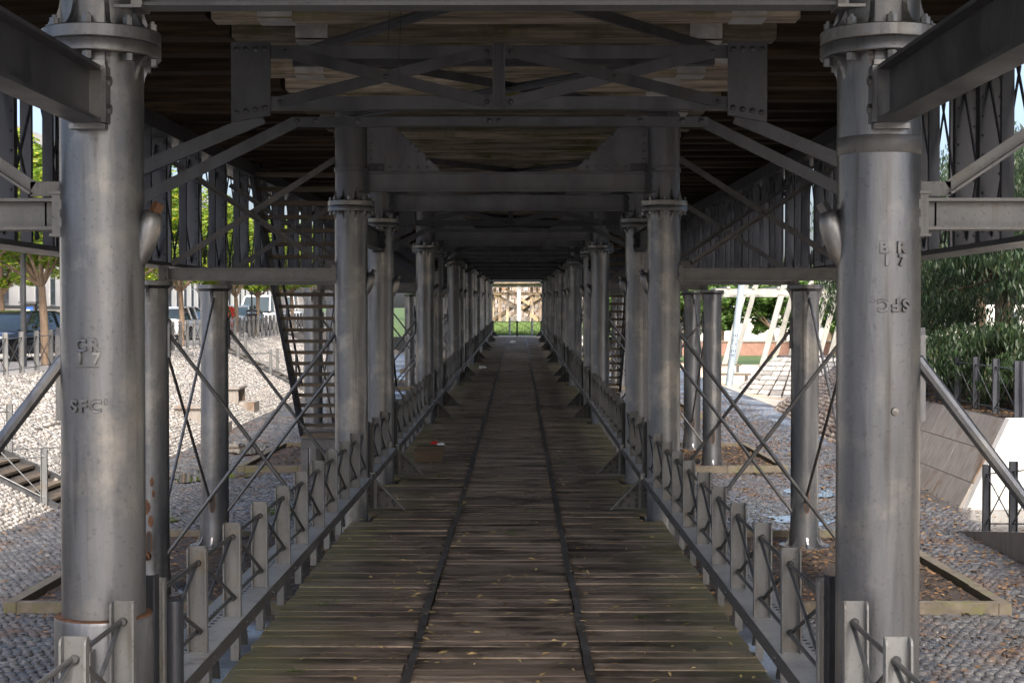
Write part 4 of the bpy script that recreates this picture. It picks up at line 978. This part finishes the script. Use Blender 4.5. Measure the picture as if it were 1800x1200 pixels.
# cobble faced mound on the plaza
mt_ = thing('tiled_mound', 'flat-topped mound faced with pale square stone tiles on the plaza', 'mound', (13, 66, .1))
def mound_pt(u, v):       # u along the face, v up
    q = 2.0*v
    if u < .34:
        a_ = R(150+120*u/.34); return Vector((12.4+(3.1-q)*math.cos(a_), 66.2+(3.1-q)*math.sin(a_), .1+v*1.72))
    return Vector((12.4+(u-.34)/.66*6.0, 63.1+q, .1+v*1.72))
core = MB(); n = 16
for i in range(n+1):
    u = i/n; a, b = mound_pt(u,0)+Vector((.02,.05,-.12)), mound_pt(u,1)+Vector((.02,.05,-.02)); core.v += [tuple(a), tuple(b), (b.x+.8, 70.5, b.z), (a.x+1.2, 71.5, -.1)]
core.f = [(i*4+j, i*4+j+1, i*4+j+5, i*4+j+4) for i in range(n) for j in range(3)] + [(0,1,2,3),(n*4+3,n*4+2,n*4+1,n*4)]
obj('core', core, MAT['joint'], mt_)
mat('pale_tile', (.36,.34,.31), (.55,.53,.49), 9.0, (.6,.85), 0, .3, tint=.3)
NU, NV = 30, 9
for i in range(NU):
    for j in range(NV):
        g = .07; q = [mound_pt((i+a+U(-.03,.03))/NU, (j+b+U(-.03,.03))/NV) for a, b in ((g,g),(1-g,g),(1-g,1-g),(g,1-g))]
        nn = (q[1]-q[0]).cross(q[3]-q[0]).normalized(); m = MB(); m.v = [tuple(p) for p in q] + [tuple(p+nn*.035) for p in q]
        m.f = [(4,5,6,7),(0,1,5,4),(1,2,6,5),(2,3,7,6),(3,0,4,7)]
        obj('stone_tile', m, MAT['pale_tile'], mt_)

# white leaning posts of the plaza canopy
ct = thing('leaning_canopy', 'white steel canopy on leaning posts standing on the sandy plaza', 'canopy', (18, 106, .1))
for i, (px, d) in enumerate(((1272,104),(1291,112),(1338,104),(1358,106),(1385,108),(1405,104),(1435,106),(1455,110),(1342,114),(1420,114),(1475,106))):
    x = CX+(px-913)*d/F
    obj('leaning_post', MB().bar((x,d,.1),(x+1.75,d-.2,6.6),.34,.12,(0,1,0)).bar((x+.05,d+.2,.1),(x+1.8,d,6.6),.10,.20,(0,1,0)), MAT['white_steel'], ct)
obj('canopy_beam', MB().box(13.5,24.5,103.7,103.95,5.05,5.45), MAT['white_steel'], ct); obj('canopy_beam', MB().box(14.5,25.5,112.0,112.3,5.0,5.4), MAT['white_steel'], ct)
for i in range(7): obj('canopy_purlin', MB().box(14.3+1.7*i,14.5+1.7*i,103.6,112.4,5.46,5.62), MAT['white_steel'], ct)
pt = thing('leaning_pole', 'blue grey lamp pole leaning over the plaza with dark graffiti letters', 'pole', (9.75, 70, .1))
pA, pB = Vector((9.75,70,.0)), Vector((10.9,70,9.5))
obj('shaft', MB().cyl(pA, pB, .17, .13, 18).mesh('shaft', True), MAT['blue_pole'], pt)
cu = bpy.data.curves.new('g', 'FONT'); cu.body = 'VRENTE'; cu.size = .34; cu.align_x = 'CENTER'; cu.align_y = 'CENTER'; cu.extrude = .001; cu.space_character = 1.2
to = bpy.data.objects.new('g', cu); col.objects.link(to); dg = bpy.context.evaluated_depsgraph_get(); dg.update(); gm = bpy.data.meshes.new_from_object(to.evaluated_get(dg)); col.objects.unlink(to); bpy.data.objects.remove(to)
ax = (pB-pA).normalized()
for v in gm.vertices:
    x, y, z = v.co; c = pA + ax*(2.15+x*.95); rr = .1655+.002+z; a = -y/.19; v.co = (c.x+rr*math.sin(a), c.y-rr*math.cos(a), c.z)
gm.materials.clear(); obj('graffiti', gm, MAT['ink'], pt)
lh = obj('lamp_arm', MB().tube([tuple(pB),(11.2,69.8,9.9),(12.0,69.6,10.0)],[.07,.06,.05],8), MAT['blue_pole'], pt)
for i, (x, y) in enumerate(((11.3,80),(10.9,120),(14.2,112),(11.3,100),(13.0,95))):
    t = thing('plaza_bench', 'plain dark backless bench on the sandy plaza, %s from the leaning pole' % ORD[i+1], 'bench', (x, y, .1), 'plaza benches')
    obj('seat', MB().box(-1.0,1.0,-.22,.22,.40,.50), MAT['stair_wood'], t, (x,y,.1)); obj('leg', MB().box(-.85,-.72,-.18,.18,0,.40), MAT['rod_steel'], t, (x,y,.1)); obj('leg', MB().box(.72,.85,-.18,.18,0,.40), MAT['rod_steel'], t, (x,y,.1))
t = thing('low_wall', 'low reddish brown wall at the back of the plaza', 'wall', (24, 135, .1))
obj('wall_face', MB().box(14,44,135,135.4,.1,1.3), MAT['brown_wall'], t); obj('coping', MB().box(13.9,44.1,134.9,135.5,1.303,1.42), MAT['concrete'], t)
t = thing('plaza_building', 'long pale building beyond the plaza trees', 'building', (40, 190, .1))
obj('wall', MB().box(10,90,190,204,0,5.0), MAT['plaster'], t)
for i in range(12): 
    wn = obj('window', MB().box(12+6*i,14.6+6*i,189.93,190.05,2.0,4.2), MAT['frame_grey'], t); obj('pane', MB().box(12.15+6*i,14.45+6*i,189.90,189.935,2.15,4.05), MAT['window'], wn)

# ------------------------------------------------------------------ the street: building, cars, lamp, sign, bin
BX = -27.0
bt = thing('white_building', 'long white building with tall narrow windows across the street', 'building', (BX-6, 90, STZ+.4))
obj('wall', MB().box(BX-12, BX, 45, 170, 1.0, 13.5), MAT['plaster'], bt)
obj('plinth', MB().box(BX-.1, BX+.12, 44.9, 170, 1.0, 3.2), MAT['concrete'], bt)
obj('cornice', MB().box(BX-.1, BX+.3, 44.8, 170, 13.2, 13.8), MAT['plaster'], bt)
for i in range(44):
    y = 50+i*2.7
    for z0, z1 in ((4.2,7.4),(8.8,12.0)):
        wn = obj('window', MB().box(BX+.003, BX+.06, y, y+1.0, z0, z1), MAT['frame_grey'], bt)
        obj('pane', MB().box(BX+.061, BX+.075, y+.09, y+.91, z0+.09, (z0+z1)/2-.04).box(BX+.061, BX+.075, y+.09, y+.91, (z0+z1)/2+.04, z1-.09), MAT['window'], wn)
t = thing('shop_front', 'dark ground floor canopy strip along the foot of the white building', 'canopy', (BX+.8, 100, 3.3))
obj('canopy_slab', MB().box(BX+.13, BX+1.6, 74, 130, 4.0, 4.15), MAT['rod_steel'], t)

def car_meshes(kind):
    van = kind == 'van'
    L, W, H = (4.9, .95, 2.05) if van else (4.3, .88, 1.48)
    # lower body sections along y (front = -L/2): (y, zbot, ztop, halfwidth)
    S = [(-.5,.38,.62,.62),(-.485,.26,.72,.78),(-.42,.22,.80 if not van else .95,.93),(-.26,.2,.88 if not van else 1.08,.99),(-.2,.2,.93 if not van else 1.12,1.0),(.3,.2,.95 if not van else 1.12,1.0),(.43,.22,.95 if not van else 1.12,.97),(.48,.26,.90 if not van else 1.1,.88),(.5,.36,.8,.74)]
    m = MB(); n = 12
    for y, zb_, zt_, hw in S:
        hw *= W; pts = [(-hw*.9,zb_),(-hw,zb_+.12),(-hw,(zb_+zt_)/2),(-hw*.97,zt_-.10),(-hw*.9,zt_-.02),(-hw*.5,zt_+.03)]
        pts += [(-a, b) for a, b in reversed(pts)]
        m.v += [(a, y*L, b) for a, b in pts]
    for i in range(len(S)-1):
        for j in range(n): m.f.append((i*n+j, i*n+(j+1) % n, (i+1)*n+(j+1) % n, (i+1)*n+j))
    m.f += [tuple(range(n)), tuple((len(S)-1)*n+n-1-j for j in range(n))]
    body = m.mesh('body', True)
    zb_ = .93 if not van else 1.1; G = [(-.22,zb_,.92),(-.06,H-.05,.70),(.02,H,.69),(.26,H-.01,.68),(.36,H-.08,.66),(.46,zb_,.86)] if not van else [(-.34,zb_,.93),(-.22,H-.08,.80),(-.15,H,.79),(.44,H,.79),(.475,H-.06,.78),(.49,zb_,.9)]
    def strip(inset, lo, hi, nm):
        q = MB()
        ring_ = []
        for y, z, hw in G:
            hw *= W; ring_.append((y*L, z, hw))
        return ring_
    g = MB(); rn = strip(0,0,0,'')
    for y, z, hw in rn: g.v += [(-hw, y, z), (hw, y, z)]
    k = len(rn)
    lo = [(rn[i][0], zb_-.02, W*.93) for i in range(k)]
    b0 = len(g.v)
    for y, z, hw in lo: g.v += [(-hw, y, z), (hw, y, z)]
    for i in range(k-1):
        g.f.append((2*i, 2*i+1, 2*i+3, 2*i+2))
        g.f.append((2*i, 2*i+2, b0+2*i+2, b0+2*i)); g.f.append((2*i+1, b0+2*i+1, b0+2*i+3, 2*i+3))
    glass = g.mesh('glasshouse', True)
    # painted roof and pillars
    rf = MB(); a, b = (1, k-2)
    for i in range(a, b):
        (y0,z0,w0),(y1,z1,w1) = rn[i], rn[i+1]; rf.prism([(-w0-.01,0),(w0+.01,0),(w1+.01,1),(-w1-.01,1)], lambda u, v, d, y0=y0,y1=y1,z0=z0,z1=z1: (u, y0+(y1-y0)*v, z0+(z1-z0)*v+d), -.01, .035)
    for s in (-1,1):
        for i, j in ((1,0),(k-2,k-1)):
            (y0,z0,w0),(y1,z1,w1) = rn[i], rn[j]; rf.bar((s*w0,y0,z0),(s*(w1+.0),y1,z1+.02),.07,.05)
        for yy in ((.08,.24) if not van else (-.1,.12,.3)):
            i = [q for q in range(k-1) if rn[q][0] <= yy*L <= rn[q+1][0]][0]; rf.bar((s*(rn[i][2]+.005),yy*L,rn[i][1]),(s*W*.935,yy*L,zb_),.05,.07)
        if van: rf.box(min(s*W*.80,s*W*.955),max(s*W*.80,s*W*.955),.12*L,.47*L,1.1,1.98)
    roof = rf.mesh('roof')
    tyre = MB().lathe([(.19,-.10),(.31,-.10),(.325,-.07),(.325,.07),(.31,.10),(.19,.10)], 22).mesh('tyre', True)
    rim = MB().lathe([(.03,-.03),(.06,.07),(.12,.055),(.195,.085),(.195,-.08)], 14).mesh('rim', True)
    return dict(body=body, glass=glass, roof=roof, tyre=tyre, rim=rim, L=L, W=W, van=van)
CM = {k: car_meshes(k) for k in ('car','van')}
def car(kind, x, y, paint, label, face=1, rzv=0.0):
    M = CM[kind]; z = rise(y)+STZ; L, W = M['L'], M['W']
    t = thing('parked_van' if M['van'] else 'parked_car', label, 'van' if M['van'] else 'car', (x,y,z), 'cars parked along the street')
    def put(nm, me, mt, off=(0,0,0), rot=(0,0,0), par=None):
        me2 = me if not me.materials else me
        o = bpy.data.objects.new(nm, me2.copy() if mt is not None and nm in ('body','roof') else me2)
        if mt is not None: o.data.materials.clear(); o.data.materials.append(mt)
        col.objects.link(o); o.parent = par or t; o.location = off; o.rotation_euler = rot; return o
    pm = MAT[paint]
    put('body', M['body'], pm); put('glasshouse', M['glass'], MAT['car_glass']); put('roof', M['roof'], pm)
    for sx in (-1,1):
        for fy in (-.31,.30):
            wv = put('wheel', M['tyre'], MAT['tyre'], (sx*(W-.09), fy*L, .325), (0, R(90)*sx, 0)); put('rim', M['rim'], MAT['rim'], (0,0,.02), (0,0,0), wv)
        hl = MB().prism([(-.16,-.06),(.17,-.03),(.2,.06),(-.1,.07)], lambda u, v, d: (u*sx, d, v), -.04, .05).mesh('headlight'); put('headlight', hl, MAT['lamp_glass'], (sx*W*.66, -.475*L, .68))
        put('tail_light', MB().box(-.08,.08,-.04,.04,-.10,.10).mesh('tail_light'), MAT['tail_red'], (sx*W*.78, .487*L, .74))
        put('mirror', MB().lathe([(.02,-.06),(.075,-.04),(.08,.03),(.03,.07)], 10).mesh('mirror', True), pm, (sx*(W+.10), -.15*L, 1.02 if not M['van'] else 1.25))
        for yy in (-.06,.12): put('door_handle', MB().box(-.012,.012,-.08,.08,-.012,.012).mesh('door_handle'), MAT['rim'], (sx*(W+.006), yy*L+.1, .82))
    put('number_plate', MB().box(-.26,.26,-.015,.0,-.055,.055).mesh('number_plate'), MAT['white_paint'], (0, -.502*L, .45))
    put('grille', MB().box(-.35,.35,-.02,.0,-.06,.06).mesh('grille'), MAT['bin_black'], (0, -.497*L, .6))
    t.rotation_euler = (0,0,rzv)
car('car', -15.35, 47.0, 'car_black', 'glossy black parked car facing the walkway beside the lamp post', rzv=R(-14))
car('car', -14.9, 53.6, 'car_black', 'black parked car partly behind the street tree trunk', rzv=R(-4))
car('car', -15.2, 61, 'car_silver', 'silver parked car hidden mostly by the lettered column', rzv=R(-6))
car('car', -15.3, 70, 'car_white', 'white parked car behind the street tree with the split trunk', rzv=R(170))
car('car', -15.2, 77, 'car_red', 'red parked car beyond the white one')
car('car', -15.3, 84, 'car_silver', 'pale silver parked car behind the black litter bin', rzv=R(-8))
car('van', -15.2, 91, 'car_white', 'white parked van with side windows', rzv=R(-6))
car('van', -15.2, 99, 'car_white', 'white parked van at the far end of the row', rzv=R(-4))
t = thing('lamp_post', 'dark slim lamp post beside the black parked car', 'lamp post', (-13.55, 42.0, rise(42)+STZ))
obj('pole', MB().cyl((-13.55,42,rise(42)+STZ),(-13.55,42,8.0),.085,.06,12).mesh('pole', True), MAT['rod_steel'], t); obj('lamp_head', MB().lathe([(.05,0),(.28,.1),(.30,.25),(.05,.4)],14,(-13.55,42,8.0)).mesh('lamp_head', True), MAT['rod_steel'], t)
t = thing('parking_machine', 'dark parking machine with blue P sign behind the black car', 'parking meter', (-16.6, 52.0, rise(52)+STZ))
zz = rise(52)+STZ; obj('cabinet', MB().box(-.22,.22,-.15,.15,0,1.7), MAT['rod_steel'], t, (-16.6,52,zz)); obj('hood', MB().box(-.30,.30,-.28,.2,1.703,1.78), MAT['rod_steel'], t, (-16.6,52,zz))
sg = obj('sign_plate', MB().box(-.17,.17,-.165,-.152,1.1,1.6), MAT['blue_sign'], t, (-16.6,52,zz))
cu = bpy.data.curves.new('p', 'FONT'); cu.body = 'P'; cu.size = .42; cu.align_x = 'CENTER'; cu.align_y = 'CENTER'; cu.extrude = .002
to = bpy.data.objects.new('p', cu); col.objects.link(to); dg = bpy.context.evaluated_depsgraph_get(); dg.update(); pm_ = bpy.data.meshes.new_from_object(to.evaluated_get(dg)); col.objects.unlink(to); bpy.data.objects.remove(to); pm_.materials.clear()
obj('sign_letter', pm_, MAT['white_paint'], sg, (-16.6,51.832,zz+1.35), (R(90),0,0))
t = thing('litter_bin', 'black litter bin on a post among the street trees', 'bin', (-12.95, 74.5, rise(74.5)+STZ)); zz = rise(74.5)+STZ
obj('barrel', MB().lathe([(.20,.5),(.27,1.15),(.24,1.15)],16).mesh('barrel', True), MAT['bin_black'], t, (-12.95,74.5,zz)); obj('hood', MB().lathe([(.30,1.22),(.28,1.30),(.1,1.36)],16).mesh('hood', True), MAT['bin_black'], t, (-12.95,74.5,zz)); obj('post', MB().cyl((0,0,0),(0,0,3.2),.04,.04,8), MAT['rod_steel'], t, (-12.95,74.5,zz))

# ------------------------------------------------------------------ the far end: gate, grass, old timber trestle
gz = 2.14
t = thing('end_gate', 'dark framed gate with crossed rods closing the end of the walkway', 'gate', (0, 110.4, gz))
for x in (-1.75, 0, 1.75): obj('gate_post', MB().box(x-.06,x+.06,110.34,110.46,gz,gz+1.12), MAT['bin_black'], t)
for a, b in ((-1.69,-.06),(.06,1.69)):
    for z in (.12,1.05): obj('gate_rail', MB().bar((a,110.4,gz+z),(b,110.4,gz+z),.04,.05), MAT['plate_steel'] if z > 1 else MAT['bin_black'], t)
    for p, q in ((.14,1.02),(1.02,.14)): obj('gate_rod', MB().cyl((a,110.4,gz+p),(b,110.4,gz+q),.016,.016,6), MAT['rod_steel'], t)
for i, x in enumerate((-.55, 1.1)):
    tag(obj('marker_post', MB().lathe([(.07,0),(.07,1.3),(.03,1.36)],12,(x,112.2,gz-.02)).mesh('marker_post', True), MAT['plate_steel']), 'pale grey post on the pavement behind the far gate, %s one' % ('street side' if i == 0 else 'eucalyptus side'), 'post', 'pale posts behind the gate')
pts = [(U(-7,7), U(114.3,127), 0) for _ in range(9000)]; rgn = np.random.default_rng(8); Pn = np.array([(x, y, endz(x, y)) for x, y, _ in pts]); n = len(Pn)
A = np.stack([rgn.uniform(-.1,.1,n), rgn.uniform(-.05,.05,n), rgn.uniform(.12,.30,n)],1); B = np.stack([rgn.uniform(.02,.04,n), rgn.uniform(-.02,.02,n), np.zeros(n)],1)
Vg = np.stack([Pn-B, Pn+B, Pn+A], 1).reshape(-1,3)
struct(obj('grass', np_mesh('grass', Vg, np.arange(3*n).reshape(-1,3)), MAT['grass_blade']), 'stuff')
tt = thing('timber_trestle', 'ruined old timber trestle of leaning posts and crossed beams beyond the gate', 'trestle', (0, 129, 2.9))
random.seed(21); OW = MAT['old_wood']
for i, x in enumerate((-2.75,-2.2,-1.5,-.9,1.25,1.95,2.5,2.9)):
    obj('timber_post', MB().bar((x+U(-.1,.1),129+U(-.5,.8),2.85),(x*.9+U(-.1,.1),129.4,6.0),.24+U(-.04,.06),.26,(0,1,0)), OW, tt)
obj('steel_post', MB().ibeam((.12,128.3,2.85),(.12,128.3,6.1),.30,.22,.03,(0,1,0)), MAT['plate_steel'], tt)
for a, b in (((-2.9,5.9),(.3,4.0)),((2.9,5.9),(-.5,3.7)),((-1.0,5.9),(1.0,4.6)),((-2.6,3.0),(1.8,5.6)),((2.6,3.0),(-1.9,5.4)),((-.2,4.6),(-1.9,3.2)),((.4,4.4),(1.9,3.1)),((3.1,5.6),(.6,4.2))):
    y = 128.6+U(-.2,1.4); obj('timber_brace', MB().bar((a[0],y,a[1]),(b[0],y,b[1]),.12,.26+U(-.04,.06),(0,0,1)), OW, tt)
for z in (5.35, 6.05): obj('cap_beam', MB().box(-3.2,3.2,128.9,129.25,z,z+.28), MAT['white_steel'] if z > 6 else OW, tt)
for i in range(9): obj('decking', MB().bar((-3.2,127.8+i*.35,6.36),(3.2,127.8+i*.35,6.40),.28,.10), OW, tt)
t2 = thing('stone_revetment', 'pale rough stone revetment wall behind the timber trestle', 'wall', (-4, 134, 2.9))
rg = random.Random(5)
for i in range(26):
    for j in range(9):
        x = -6.5+i*.5+(j % 2)*.25; z = 2.8+j*.38
        obj('stone_block', MB().box(x+.02,x+.48-rg.uniform(0,.04),133.9+rg.uniform(-.08,.08)+j*.12,134.6+j*.12,z+.015,z+.365), MAT['cobble_shade'], t2)
